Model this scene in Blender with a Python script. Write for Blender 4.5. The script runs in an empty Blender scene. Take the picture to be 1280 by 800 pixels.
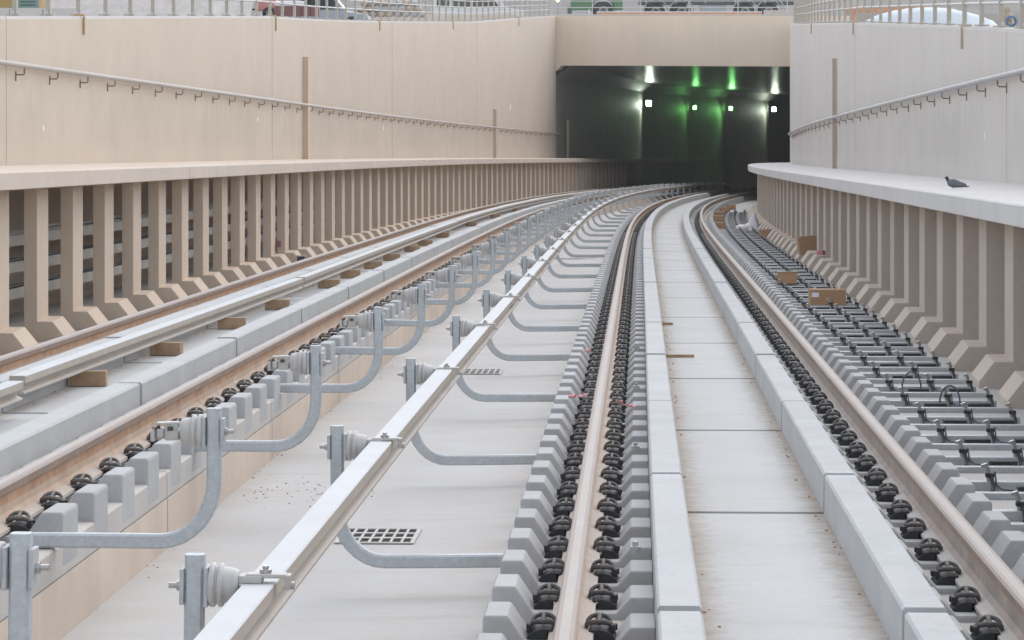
import bpy, bmesh, math, random
from mathutils import Vector, Matrix
random.seed(7)
scene = bpy.context.scene
C = scene.collection
PI = math.pi

# ------------------------------------------------------------------ track alignment (metres, eye at the origin)
F, GRADE, EYE = 3600.0, 0.04699, 1.4752
KN = [0, 20, 40, 60, 80, 100, 125, 150, 300]
KV = [.00057, -.00008, .00022, .0011, .00132, .0008, .0012, .0035, .0035]
DS, S0, NS = .25, -20.0, 1280
def lerp(x, xs, ys):
    if x <= xs[0]: return ys[0]
    for i in range(len(xs) - 1):
        if x <= xs[i + 1]:
            return ys[i] + (ys[i + 1] - ys[i]) * (x - xs[i]) / (xs[i + 1] - xs[i])
    return ys[-1]
TX, TY, TH = [0.0] * NS, [0.0] * NS, [0.0] * NS
I0 = 80
TX[I0], TY[I0], TH[I0] = .7604, 5.0, .03952
for i in range(I0, NS - 1):
    sv = S0 + i * DS
    k = (lerp(sv, KN, KV) + lerp(sv + DS, KN, KV)) / 2
    TH[i + 1] = TH[i] + k * DS
    t = TH[i] + k * DS / 2
    TX[i + 1], TY[i + 1] = TX[i] + math.sin(t) * DS, TY[i] + math.cos(t) * DS
for i in range(I0, 0, -1):
    TH[i - 1] = TH[I0]
    TX[i - 1], TY[i - 1] = TX[i] - math.sin(TH[I0]) * DS, TY[i] - math.cos(TH[I0]) * DS
def centre(s):
    a = min(max((s - S0) / DS, 0), NS - 2.001); i = int(a); t = a - i
    return (TX[i] + (TX[i + 1] - TX[i]) * t, TY[i] + (TY[i + 1] - TY[i]) * t, TH[i] + (TH[i + 1] - TH[i]) * t)
LOFF, LUP = -3.78, .167
def P(s, d, h, mode='R'):
    """mode R right track, L left track, W walkway datum (half of the vertical curve), F floor datum"""
    x, y, th = centre(s)
    if mode in 'LV':
        hh, dd = h + LUP, d + LOFF
    else:
        hh, dd = h, d
    if mode in 'RL':
        hh += .084 * min(max((s - 40) / 60, 0), 1) * min(max((.75 - d) / 1.505, 0), 1)
    px, py = x + dd * math.cos(th), y - dd * math.sin(th)
    drop = .5 * 7e-5 * max(s - 5, 0) ** 2
    if mode in 'WV': drop *= .5
    return Vector((px, py, -(EYE - hh + drop) - GRADE * py))
def frame(s, d, h, mode='R', upright=False):
    p = P(s, d, h, mode)
    f = P(s + .1, d, h, mode) - P(s - .1, d, h, mode)
    if upright: f.z = 0
    f.normalize()
    r = P(s, d + .05, h, mode) - P(s, d - .05, h, mode); r.z = r.z if not upright else 0
    r = (r - f * r.dot(f)).normalized()
    u = r.cross(f).normalized()
    m = Matrix((r, f, u)).transposed().to_4x4()
    m.translation = p
    return m
def srange(a, b, step):
    n = max(1, int(math.ceil((b - a) / step)))
    return [a + (b - a) * i / n for i in range(n + 1)]

# ------------------------------------------------------------------ materials
def new_mat(name):
    m = bpy.data.materials.new(name); m.use_nodes = True
    nt = m.node_tree; nt.nodes.clear()
    out = nt.nodes.new('ShaderNodeOutputMaterial'); b = nt.nodes.new('ShaderNodeBsdfPrincipled')
    nt.links.new(b.outputs[0], out.inputs[0])
    return m, nt, b
def noise(nt, vec, scale, detail=5, rough=.6):
    n = nt.nodes.new('ShaderNodeTexNoise'); n.inputs['Scale'].default_value = scale
    n.inputs['Detail'].default_value = detail; n.inputs['Roughness'].default_value = rough
    if vec is not None: nt.links.new(vec, n.inputs['Vector'])
    return n.outputs['Fac']
def ramp(nt, fac, p0, c0, p1, c1):
    r = nt.nodes.new('ShaderNodeMapRange'); r.clamp = True
    r.inputs['From Min'].default_value = p0; r.inputs['From Max'].default_value = p1
    r.inputs['To Min'].default_value = c0; r.inputs['To Max'].default_value = c1
    nt.links.new(fac, r.inputs['Value']); return r.outputs['Result']
def math_node(nt, op, a, b):
    n = nt.nodes.new('ShaderNodeMath'); n.operation = op
    for i, v in enumerate((a, b)):
        if isinstance(v, (int, float)): n.inputs[i].default_value = v
        else: nt.links.new(v, n.inputs[i])
    return n.outputs[0]
def mix(nt, fac, a, b):
    n = nt.nodes.new('ShaderNodeMix'); n.data_type = 'RGBA'
    for key, v in (('Factor', fac), ('A', a), ('B', b)):
        sock = [s for s in n.inputs if s.name == key and (s.type == 'VALUE' if key == 'Factor' else s.type == 'RGBA')][0]
        if isinstance(v, (int, float)): sock.default_value = v
        elif isinstance(v, tuple): sock.default_value = (*v, 1) if len(v) == 3 else v
        else: nt.links.new(v, sock)
    return [o for o in n.outputs if o.type == 'RGBA'][0]
def scale_col(c, k): return tuple(min(1, v * k) for v in c)
def position(nt, sc=(1, 1, 1)):
    g = nt.nodes.new('ShaderNodeNewGeometry'); mp = nt.nodes.new('ShaderNodeMapping')
    mp.inputs['Scale'].default_value = sc
    nt.links.new(g.outputs['Position'], mp.inputs['Vector']); return mp.outputs['Vector']
def uvco(nt, sc=(1, 1, 1)):
    g = nt.nodes.new('ShaderNodeUVMap'); g.uv_map = 'UVMap'; mp = nt.nodes.new('ShaderNodeMapping')
    mp.inputs['Scale'].default_value = sc
    nt.links.new(g.outputs['UV'], mp.inputs['Vector']); return mp.outputs['Vector']
def bump(nt, b, fac, strength, dist=.01):
    n = nt.nodes.new('ShaderNodeBump'); n.inputs['Strength'].default_value = strength; n.inputs['Distance'].default_value = dist
    nt.links.new(fac, n.inputs['Height']); nt.links.new(n.outputs[0], b.inputs['Normal'])
def concrete(name, base, var=.12, scale=.7, speck=.08, streak=0.0, dust=None, dust_amt=.0, rough=.85, bmp=.25, brush=False, edge=None, random_tone=0.0, band=None):
    m, nt, b = new_mat(name)
    pos = position(nt)
    c = mix(nt, ramp(nt, noise(nt, pos, scale, 8, .65), .3, 0, .7, 1), scale_col(base, 1 - var), scale_col(base, 1 + var * .6))
    c = mix(nt, ramp(nt, noise(nt, pos, 45, 4), .35, speck * 2.2, .62, 0), c, scale_col(base, .55))
    if streak:
        st = noise(nt, position(nt, (2.2, 2.2, .25)), 1.3, 6, .7)
        c = mix(nt, ramp(nt, st, .42, 0, .72, streak), c, scale_col(base, .5))
        st2 = noise(nt, position(nt, (4.5, 4.5, .14)), 1.5, 4, .6)
        c = mix(nt, ramp(nt, st2, .5, 0, .8, streak * .8), c, scale_col(base, 1.35))
    if brush:
        br = noise(nt, uvco(nt, (.8, 26, 1)), 2.2, 6, .7)
        c = mix(nt, ramp(nt, br, .4, 0, .75, .4), c, scale_col(base, .62))
        stn = noise(nt, uvco(nt, (.35, 3.5, 1)), 1.4, 5, .65)
        c = mix(nt, ramp(nt, stn, .54, 0, .74, .35), c, (.42, .34, .26))
    if dust:
        du = noise(nt, position(nt), 1.7, 9, .72)
        c = mix(nt, ramp(nt, du, .5 - dust_amt * .5, 0, .78, min(1, dust_amt * 1.6)), c, dust)
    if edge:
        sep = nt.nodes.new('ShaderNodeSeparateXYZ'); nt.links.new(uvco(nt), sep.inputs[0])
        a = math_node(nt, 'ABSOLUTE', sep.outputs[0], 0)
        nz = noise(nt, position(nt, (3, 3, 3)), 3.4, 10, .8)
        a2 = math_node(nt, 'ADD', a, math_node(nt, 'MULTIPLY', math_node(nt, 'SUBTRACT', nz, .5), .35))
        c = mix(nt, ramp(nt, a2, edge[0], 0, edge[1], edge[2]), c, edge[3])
    if band is not None:
        # damp run-down stains in a band above the walkway (the walkway plane falls with y)
        dp = nt.nodes.new('ShaderNodeVectorMath'); dp.operation = 'DOT_PRODUCT'; dp.inputs[1].default_value = (0, .0467, 1)
        g = nt.nodes.new('ShaderNodeNewGeometry'); nt.links.new(g.outputs['Position'], dp.inputs[0])
        hgt = math_node(nt, 'SUBTRACT', dp.outputs['Value'], band)
        col = noise(nt, position(nt, (1.5, 1.5, .06)), 1.7, 5, .65)
        top = math_node(nt, 'ADD', .25, math_node(nt, 'MULTIPLY', col, 1.1))
        f1 = ramp(nt, hgt, .12, 0, .34, 1)
        f2 = ramp(nt, math_node(nt, 'SUBTRACT', hgt, top), -.12, 1, .10, 0)
        f3 = ramp(nt, noise(nt, position(nt, (.5, .5, .5)), .8, 6, .7), .38, .15, .62, 1)
        c = mix(nt, math_node(nt, 'MULTIPLY', math_node(nt, 'MULTIPLY', f1, f2), math_node(nt, 'MULTIPLY', f3, .34)), c, scale_col(base, .66))
    if random_tone:
        oi = nt.nodes.new('ShaderNodeObjectInfo')
        c = mix(nt, ramp(nt, oi.outputs['Random'], 0, 0, 1, random_tone), c, scale_col(base, .6))
    nt.links.new(c, b.inputs['Base Color'])
    b.inputs['Roughness'].default_value = rough
    b.inputs['Specular IOR Level'].default_value = .3
    bump(nt, b, noise(nt, pos, 60, 6, .7), bmp, .006)
    return m
def simple(name, col, rough=.6, metal=0.0, var=.15, scale=6.0, col2=None, amt=.6, spec=.5, objspace=False):
    m, nt, b = new_mat(name)
    pos = position(nt)
    n1 = noise(nt, pos, scale, 6, .65)
    c = mix(nt, ramp(nt, n1, .3, 0, .7, 1), scale_col(col, 1 - var), scale_col(col, 1 + var))
    if col2:
        n2 = noise(nt, pos, scale * 1.9, 9, .72)
        c = mix(nt, ramp(nt, n2, .42, 0, .68, amt), c, col2)
    nt.links.new(c, b.inputs['Base Color'])
    b.inputs['Roughness'].default_value = rough; b.inputs['Metallic'].default_value = metal
    b.inputs['Specular IOR Level'].default_value = spec
    bump(nt, b, noise(nt, pos, scale * 8, 4), .12, .003)
    return m
def emissive(name, col, strength):
    m, nt, b = new_mat(name)
    b.inputs['Base Color'].default_value = (*col, 1)
    b.inputs['Emission Color'].default_value = (*col, 1); b.inputs['Emission Strength'].default_value = strength
    return m
def galvanised(name, col, metal=.35):
    m, nt, b = new_mat(name)
    pos = position(nt)
    v = nt.nodes.new('ShaderNodeTexVoronoi'); v.inputs['Scale'].default_value = 75; nt.links.new(pos, v.inputs['Vector'])
    sep = nt.nodes.new('ShaderNodeSeparateColor'); nt.links.new(v.outputs['Color'], sep.inputs[0])
    c = mix(nt, sep.outputs[0], scale_col(col, .92), scale_col(col, 1.07))
    c = mix(nt, ramp(nt, noise(nt, pos, 5, 7, .7), .45, 0, .75, .5), c, scale_col(col, .72))
    c = mix(nt, ramp(nt, noise(nt, pos, 2.3, 9, .75), .52, 0, .75, .45), c, (.40, .33, .27))
    nt.links.new(c, b.inputs['Base Color'])
    b.inputs['Metallic'].default_value = metal
    nt.links.new(ramp(nt, sep.outputs[1], 0, .42, 1, .6), b.inputs['Roughness'])
    bump(nt, b, noise(nt, pos, 40, 3), .08, .002)
    return m
M = {}
M['wall'] = concrete('beige_wall_concrete', (.585, .495, .405), var=.07, scale=.35, speck=.03, streak=.03, dust=(.48, .39, .315), dust_amt=.26, bmp=.1, band=-.20)
M['wall_grey'] = concrete('grey_wall_concrete', (.585, .55, .51), var=.07, scale=.35, speck=.03, streak=.04, dust=(.50, .43, .36), dust_amt=.2, bmp=.1, band=-.36)
M['lintel'] = concrete('portal_concrete', (.72, .605, .475), var=.06, scale=.3, speck=.03, streak=.1, bmp=.1)
M['slab'] = concrete('walkway_concrete', (.64, .55, .465), var=.08, scale=.8, speck=.05, streak=.08, dust=(.50, .41, .33), dust_amt=.2)
M['slab_r'] = concrete('pale_walkway_concrete', (.60, .585, .57), var=.08, scale=.8, speck=.05, streak=.08)
M['rib'] = concrete('tan_rib_concrete', (.64, .52, .41), var=.08, scale=1.1, speck=.05, streak=.06, bmp=.3, random_tone=.12)
M['rib_r'] = concrete('taupe_rib_concrete', (.58, .495, .42), var=.08, scale=1.1, speck=.05, streak=.06, bmp=.3, random_tone=.12)
M['floor'] = concrete('trackbed_concrete', (.56, .56, .555), var=.1, scale=.5, speck=.06, brush=True, dust=(.46, .375, .29), dust_amt=.27)
M['kerb'] = concrete('kerb_concrete', (.50, .51, .51), var=.10, scale=2.4, speck=.09, bmp=.15, random_tone=.10, dust=(.56, .53, .49), dust_amt=.16)
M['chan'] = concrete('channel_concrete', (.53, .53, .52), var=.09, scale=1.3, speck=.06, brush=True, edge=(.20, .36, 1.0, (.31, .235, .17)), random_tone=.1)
M['mortar'] = concrete('grey_joint_mortar', (.36, .355, .345), var=.15, scale=4, speck=.1)
M['plinth'] = concrete('plinth_concrete', (.55, .535, .51), var=.1, scale=1.6, speck=.08, dust=(.47, .39, .31), dust_amt=.3)
M['plinth_tan'] = concrete('dusty_plinth_concrete', (.68, .575, .48), var=.12, scale=1.0, speck=.06, streak=.2)
M['block'] = concrete('sleeper_block_concrete', (.475, .485, .49), var=.09, scale=3.5, speck=.08, bmp=.25, random_tone=.25, dust=(.46, .41, .35), dust_amt=.18)
M['rail_top'] = simple('dusty_rail_head', (.39, .345, .315), rough=.8, spec=.2, var=.06, scale=3, col2=(.42, .32, .25), amt=.5)
M['rail_web'] = simple('rusty_rail_web', (.50, .395, .31), rough=.85, var=.14, scale=4, col2=(.42, .24, .13), amt=.6)
M['rail_rust'] = simple('orange_rust', (.44, .25, .14), rough=.85, var=.2, scale=5, col2=(.48, .37, .29), amt=.8)
M['rail_web_r'] = simple('brown_rail_web', (.42, .33, .265), rough=.75, var=.14, scale=5, col2=(.24, .24, .26), amt=.6)
M['rail_side'] = simple('dark_rail_head_side', (.27, .215, .18), rough=.6, var=.2, scale=5, col2=(.36, .17, .08), amt=.6)
M['rail_foot'] = simple('dusty_rail_foot', (.50, .445, .40), rough=.85, var=.1, scale=6, col2=(.45, .30, .2), amt=.35)
M['rail_foot_r'] = simple('grey_dusty_rail_foot', (.50, .47, .44), rough=.85, var=.1, scale=6, col2=(.40, .36, .32), amt=.5)
M['clip'] = simple('black_clip_steel', (.075, .078, .083), rough=.62, var=.3, scale=14, col2=(.21, .17, .135), amt=.75, spec=.35)
M['clip_dusty'] = simple('dusty_clip_steel', (.095, .093, .09), rough=.6, var=.3, scale=20, col2=(.25, .21, .17), amt=.7)
M['pad'] = simple('black_rubber_pad', (.026, .027, .030), rough=.7, var=.3, scale=20)
M['galv'] = galvanised('galvanised_steel', (.46, .49, .505), .12)
M['galv_dark'] = galvanised('dull_galvanised_steel', (.44, .455, .465), .1)
M['alu'] = simple('pale_aluminium_cover', (.54, .555, .565), rough=.7, metal=.0, var=.03, scale=2, col2=(.46, .45, .43), amt=.4)
M['alu_side'] = simple('beige_rail_side', (.43, .375, .32), rough=.6, metal=.0, var=.07, scale=3)
M['insul'] = simple('pale_glazed_insulator', (.46, .45, .435), rough=.42, var=.04, scale=8)
M['bolt'] = simple('bright_bolt_steel', (.42, .41, .40), rough=.35, metal=.8, var=.1, scale=20)
M['clamp'] = simple('cast_clamp_alloy', (.44, .42, .39), rough=.5, metal=.2, var=.1, scale=20)
M['wood'] = simple('raw_timber', (.40, .27, .165), rough=.8, var=.22, scale=9, col2=(.25, .15, .085), amt=.5)
M['card'] = simple('brown_cardboard', (.40, .245, .135), rough=.85, var=.07, scale=4)
M['card_tape'] = simple('tan_parcel_tape', (.52, .40, .25), rough=.4, var=.05, scale=4)
M['paper'] = simple('white_paper_label', (.78, .78, .78), rough=.6, var=.03)
M['plastic'] = simple('white_plastic_sheet', (.72, .69, .74), rough=.45, var=.06, scale=6)
M['tray'] = simple('grey_cable_tray', (.50, .48, .43), rough=.5, metal=.2, var=.08, scale=3)
M['cable'] = simple('dark_cable', (.05, .05, .05), rough=.6)
M['cable_grey'] = simple('grey_cable', (.40, .40, .38), rough=.55)
M['wire'] = simple('blue_grey_wire', (.09, .11, .16), rough=.5)
M['fence'] = simple('tan_fence_steel', (.37, .33, .28), rough=.6, var=.06, scale=4)
M['fence_rail'] = galvanised('pale_fence_rail', (.48, .475, .46), .1)
M['hand'] = simple('beige_handrail', (.40, .36, .325), rough=.6, metal=.0, var=.05, scale=3)
M['hand_r'] = simple('grey_handrail', (.38, .375, .37), rough=.55, metal=.0, var=.05, scale=3)
M['brown'] = simple('brown_painted_steel', (.22, .155, .12), rough=.6, var=.1)
M['duct'] = simple('tan_duct_cover', (.58, .45, .335), rough=.7, var=.06, scale=3)
M['duct_r'] = simple('taupe_duct_cover', (.44, .36, .29), rough=.7, var=.06, scale=3)
M['yellow_pipe'] = simple('weathered_yellow_pipe', (.40, .28, .12), rough=.7, var=.2, scale=9)
M['joint'] = simple('dark_joint_filler', (.16, .155, .15), rough=.9)
M['tunnel'] = concrete('tunnel_shade_concrete', (.36, .345, .31), var=.15, scale=.5, speck=.05, streak=.2, rough=.6, bmp=.15)  # wall concrete again, with the tunnel's shade put into a darker colour
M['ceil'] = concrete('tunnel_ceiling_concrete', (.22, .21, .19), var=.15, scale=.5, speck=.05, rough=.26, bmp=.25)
M['ground'] = concrete('sandy_ground', (.42, .37, .31), var=.2, scale=.2, speck=.15, bmp=.5)
M['gravel'] = concrete('pale_gravel', (.50, .47, .445), var=.2, scale=2.0, speck=.2, bmp=.9)
M['bank'] = concrete('grey_earth_bank', (.27, .255, .24), var=.25, scale=.5, speck=.15, bmp=.8)
M['barrier'] = concrete('pale_barrier_concrete', (.50, .475, .45), var=.08, scale=1.2)
M['white_paint'] = simple('white_car_paint', (.58, .60, .62), rough=.25, var=.02)
M['red_paint'] = simple('faded_red_paint', (.52, .20, .18), rough=.35, var=.05)
M['grey_paint'] = simple('grey_blue_paint', (.28, .31, .35), rough=.3, var=.05)
M['green_paint'] = simple('green_truck_paint', (.05, .155, .06), rough=.4, var=.08)
M['yellow_paint'] = simple('yellow_machine_paint', (.33, .23, .06), rough=.45, var=.08)
M['teal_paint'] = simple('teal_machine_paint', (.13, .25, .215), rough=.5, var=.1)
M['orange'] = simple('orange_plastic', (.55, .25, .13), rough=.5, var=.08, scale=2, col2=(.58, .37, .28), amt=.7)
M['maroon'] = simple('maroon_plastic', (.20, .085, .085), rough=.6, var=.15)
M['rubber'] = simple('tyre_rubber', (.03, .03, .032), rough=.8)
M['dark'] = simple('dark_machine_steel', (.06, .062, .068), rough=.6, var=.3, scale=3)
M['steel_grey'] = simple('grey_machine_steel', (.30, .31, .32), rough=.5, var=.15, scale=3)
M['glass'] = simple('dark_car_glass', (.02, .03, .035), rough=.08)
M['tarp'] = simple('pale_blue_tarpaulin', (.45, .51, .55), rough=.5, var=.05, scale=3)
M['sand_bag'] = simple('tan_sandbag', (.47, .38, .30), rough=.9, var=.12, scale=6)
M['grey_bag'] = simple('grey_sandbag', (.42, .42, .43), rough=.9, var=.12, scale=6)
M['blue'] = simple('blue_hose', (.09, .17, .33), rough=.5)
M['pigeon'] = simple('grey_feathers', (.13, .14, .16), rough=.7, var=.3, scale=40)
M['pigeon_dark'] = simple('dark_feathers', (.035, .035, .06), rough=.5, var=.3, scale=40)
M['pink'] = simple('red_white_tape', (.62, .16, .17), rough=.5, var=.3, scale=40, col2=(.75, .62, .62), amt=.9)
M['grate'] = simple('cast_grate', (.50, .47, .44), rough=.6, var=.1, scale=10)
M['slot_shade'] = simple('grate_slot_shade', (.012, .011, .010), rough=.9)
M['mark'] = simple('white_plaster_patch', (.80, .80, .77), rough=.8, var=.03)
M['lamp_white'] = emissive('tunnel_lamp_white', (.80, 1.0, .78), 15)
M['lamp_green'] = emissive('tunnel_lamp_green', (.30, 1.0, .28), 9)
M['lamp_yellow'] = emissive('work_lamp_yellow', (1.0, .85, .35), 4)

# ------------------------------------------------------------------ object helpers
def link(o, parent=None):
    C.objects.link(o)
    if parent is not None: o.parent = parent
    return o
def tag(o, label=None, cat=None, group=None, kind=None):
    if label: o['label'] = label
    if cat: o['category'] = cat
    if group: o['group'] = group
    if kind: o['kind'] = kind
    return o
def empty(name, mat=None):
    o = bpy.data.objects.new(name, None); o.empty_display_size = .1
    C.objects.link(o)
    if mat is not None: o.matrix_world = mat
    return o
def mesh_obj(name, me, parent=None, mat=None):
    o = bpy.data.objects.new(name, me); link(o, parent)
    if mat is not None: o.matrix_world = mat
    return o
def copy_tree(o, parent=None):
    c = o.copy(); C.objects.link(c)
    if parent is not None: c.parent = parent; c.matrix_parent_inverse = Matrix()
    for ch in list(o.children):
        if ch is not c: copy_tree(ch, c)
    return c
class MB:
    """collects geometry for ONE mesh"""
    def __init__(self): self.v, self.f, self.m, self.mats, self.uv, self.sm = [], [], [], [], {}, []
    def mi(self, mat):
        if mat not in self.mats: self.mats.append(mat)
        return self.mats.index(mat)
    def add(self, vs, fs, mat, smooth=False):
        b = len(self.v); self.v += [Vector(p) for p in vs]; i = self.mi(mat)
        for f in fs:
            self.f.append([b + q for q in f]); self.m.append(i); self.sm.append(smooth)
    def box(self, c, s, mat, bev=0.0, mtx=None):
        bm = bmesh.new(); bmesh.ops.create_cube(bm, size=1)
        for v in bm.verts: v.co = Vector((v.co.x * s[0], v.co.y * s[1], v.co.z * s[2]))
        if bev: bmesh.ops.bevel(bm, geom=list(bm.edges), offset=bev, segments=2, affect='EDGES', profile=.6)
        self.bm(bm, mat, Matrix.Translation(c) @ (mtx or Matrix()))
    def bm(self, bm, mat, mtx=Matrix(), smooth=False):
        bm.verts.index_update()
        self.add([mtx @ v.co for v in bm.verts], [[v.index for v in f.verts] for f in bm.faces], mat, smooth); bm.free()
    def prism(self, poly, y0, y1, mat, bev=0.0, side_mats=None):
        """polygon in (x,z), anticlockwise seen from -y, extruded along y"""
        bm = bmesh.new()
        a = [bm.verts.new((p[0], y0, p[1])) for p in poly]; b = [bm.verts.new((p[0], y1, p[1])) for p in poly]
        n = len(poly)
        bm.faces.new(a); bm.faces.new(list(reversed(b)))
        for i in range(n): bm.faces.new((a[(i + 1) % n], a[i], b[i], b[(i + 1) % n]))
        bmesh.ops.recalc_face_normals(bm, faces=bm.faces)
        if bev: bmesh.ops.bevel(bm, geom=list(bm.edges), offset=bev, segments=2, affect='EDGES', profile=.6)
        self.bm(bm, mat)
    def tube(self, pts, r, mat, n=8, square=False, cap=True, up=Vector((0, 1, 0))):
        pts = [Vector(p) for p in pts]; rings = []
        for i, p in enumerate(pts):
            t = (pts[min(i + 1, len(pts) - 1)] - pts[max(i - 1, 0)]).normalized()
            u = up - t * up.dot(t)
            if u.length < 1e-3: u = Vector((1, 0, 0)) - t * t.x
            u.normalize(); w = t.cross(u)
            if square:
                c = r * .28
                prof = [(r, r - c), (r - c, r), (-r + c, r), (-r, r - c), (-r, -r + c), (-r + c, -r), (r - c, -r), (r, -r + c)]
            else:
                prof = [(r * math.cos(2 * PI * k / n), r * math.sin(2 * PI * k / n)) for k in range(n)]
            rings.append([p + u * a + w * b for a, b in prof])
        m = len(rings[0]); vs = [q for rg in rings for q in rg]; fs = []
        for i in range(len(rings) - 1):
            for k in range(m):
                a, b2 = i * m + k, i * m + (k + 1) % m
                fs.append((a, a + m, b2 + m, b2))
        self.add(vs, fs, mat, not square)
        if cap:
            self.add(rings[0], [tuple(range(m))], mat); self.add(rings[-1], [tuple(reversed(range(m)))], mat)
    def lathe(self, prof, axis_o, axis_d, mat, n=20, smooth=True):
        """prof: (distance along axis, radius)"""
        axis_d = Vector(axis_d).normalized(); u = axis_d.orthogonal().normalized(); w = axis_d.cross(u); o = Vector(axis_o)
        vs, fs = [], []
        for (a, r) in prof:
            for k in range(n):
                vs.append(o + axis_d * a + u * (r * math.cos(2 * PI * k / n)) + w * (r * math.sin(2 * PI * k / n)))
        for i in range(len(prof) - 1):
            for k in range(n):
                fs.append((i * n + k, i * n + (k + 1) % n, (i + 1) * n + (k + 1) % n, (i + 1) * n + k))
        fs.append(tuple(reversed(range(n)))); fs.append(tuple(range((len(prof) - 1) * n, len(prof) * n)))
        self.add(vs, fs, mat, smooth)
    def ball(self, c, r, mat, sub=2, jitter=0.0, mtx=None):
        bm = bmesh.new(); bmesh.ops.create_icosphere(bm, subdivisions=sub, radius=1)
        for v in bm.verts:
            k = 1 + random.uniform(-jitter, jitter)
            v.co = Vector((v.co.x * r[0] * k, v.co.y * r[1] * k, v.co.z * r[2] * k))
        self.bm(bm, mat, Matrix.Translation(c) @ (mtx or Matrix()), True)
    def mesh(self, name):
        me = bpy.data.meshes.new(name); me.from_pydata([tuple(v) for v in self.v], [], self.f)
        for m in self.mats: me.materials.append(m)
        for p, i, s in zip(me.polygons, self.m, self.sm): p.material_index = i; p.use_smooth = s
        me.update(); return me
    def build(self, name, parent=None, mat=None): return mesh_obj(name, self.mesh(name), parent, mat)
def sweep(name, prof, ss, mode, mats, parent=None, closed=True, caps=True, hfun=None, smooth=False):
    """prof: (d,h) points; one material per profile edge (a list) or one for all; UV = (d, s)"""
    vs, fs, fm, uv = [], [], [], []
    mlist = mats if isinstance(mats, list) else [mats]
    um = []
    for m in mlist:
        if m not in um: um.append(m)
    n = len(prof)
    for s in ss:
        for (d, h) in prof:
            p = P(s, d, h, mode)
            if hfun: p = hfun(s, d, h, p)
            vs.append(p)
    ne = n if closed else n - 1
    for i in range(len(ss) - 1):
        for k in range(ne):
            a, b = i * n + k, i * n + (k + 1) % n
            fs.append((a, b, b + n, a + n)); fm.append(um.index(mlist[k] if len(mlist) > 1 else mlist[0]))
            da, db = prof[k][0], prof[(k + 1) % n][0]
            uv += [(da, ss[i]), (db, ss[i]), (db, ss[i + 1]), (da, ss[i + 1])]
    if closed and caps:
        fs.append(tuple(reversed(range(n)))); fm.append(0); uv += [(prof[k][0], ss[0] + prof[k][1]) for k in reversed(range(n))]
        b = (len(ss) - 1) * n
        fs.append(tuple(range(b, b + n))); fm.append(0); uv += [(prof[k][0], ss[-1] + prof[k][1]) for k in range(n)]
    me = bpy.data.meshes.new(name); me.from_pydata([tuple(v) for v in vs], [], fs)
    for m in um: me.materials.append(m)
    me.uv_layers.new(name='UVMap')
    for l, c in zip(me.uv_layers[0].data, uv): l.uv = c
    for p, i in zip(me.polygons, fm): p.material_index = i; p.use_smooth = smooth
    me.update()
    bm = bmesh.new(); bm.from_mesh(me); bmesh.ops.recalc_face_normals(bm, faces=bm.faces); bm.to_mesh(me); bm.free()
    return mesh_obj(name, me, parent)
ORD = ['first', 'second', 'third', 'fourth', 'fifth', 'sixth', 'seventh', 'eighth', 'ninth', 'tenth', 'eleventh', 'twelfth']
def nth(i):
    i += 1
    if i <= 12: return ORD[i - 1]
    suf = 'th' if 10 < i % 100 < 14 else {1: 'st', 2: 'nd', 3: 'rd'}.get(i % 10, 'th')
    return '%d%s' % (i, suf)

# ------------------------------------------------------------------ setting: trackbed, ground
SEND = 175.0
SS = srange(-9, SEND, 1.0)
floor = sweep('trackbed', [(-7.3, -.29), (-4.80, -.29), (-4.60, -.40), (-1.6, -.40), (.9, -.34), (1.2, -.31), (3.32, -.31), (3.32, -1.0), (-7.3, -1.0)], SS, 'F', M['floor'])
tag(floor, kind='structure')

# ------------------------------------------------------------------ rails
def rail_profile(c, right_side_face):
    half = [(.075, -.172), (.075, -.158), (.028, -.142), (.0105, -.125), (.0095, -.094), (.009, -.058), (.0325, -.042), (.0355, -.012), (.029, -.002), (.015, 0)]
    pts = [(c + x, h) for x, h in half] + [(c - x, h) for x, h in reversed(half)]
    return pts
def rail_mats(web, foot):
    # edges of the 18-point outline, bottom right round to bottom left
    M.setdefault('rail_shine', simple('worn_rail_band', (.46, .43, .405), rough=.75, spec=.2, var=.05, scale=2, col2=(.44, .38, .33), amt=.4))
    up = M['rail_rust'] if web is M['rail_web'] else web
    h = [foot, foot, web, web, up, M['rail_rust'], M['rail_side'], M['rail_top'], M['rail_top']]
    return h + [M['rail_shine']] + h[::-1] + [foot]
RS = srange(-8, 165, .75)
for mode, c, web, foot, lab in (
        ('R', -.7525, M['rail_web'], M['rail_foot'], 'pale dusty running rail between the two rows of black clips, left of the channel'),
        ('R', .7525, M['rail_web_r'], M['rail_foot_r'], 'dusty running rail right of the channel, nearest the right walkway'),
        ('L', .7525, M['rail_web'], M['rail_foot'], 'rusty orange running rail of the left track, beside the row of brackets'),
        ('L', -.7525, M['rail_web'], M['rail_foot'], 'rusty running rail of the left track, in front of the tan ribs')):
    o = sweep('running_rail', rail_profile(c, 1), RS, mode, rail_mats(web, foot))
    tag(o, lab, 'rail', 'running rails of the two tracks')

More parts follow.
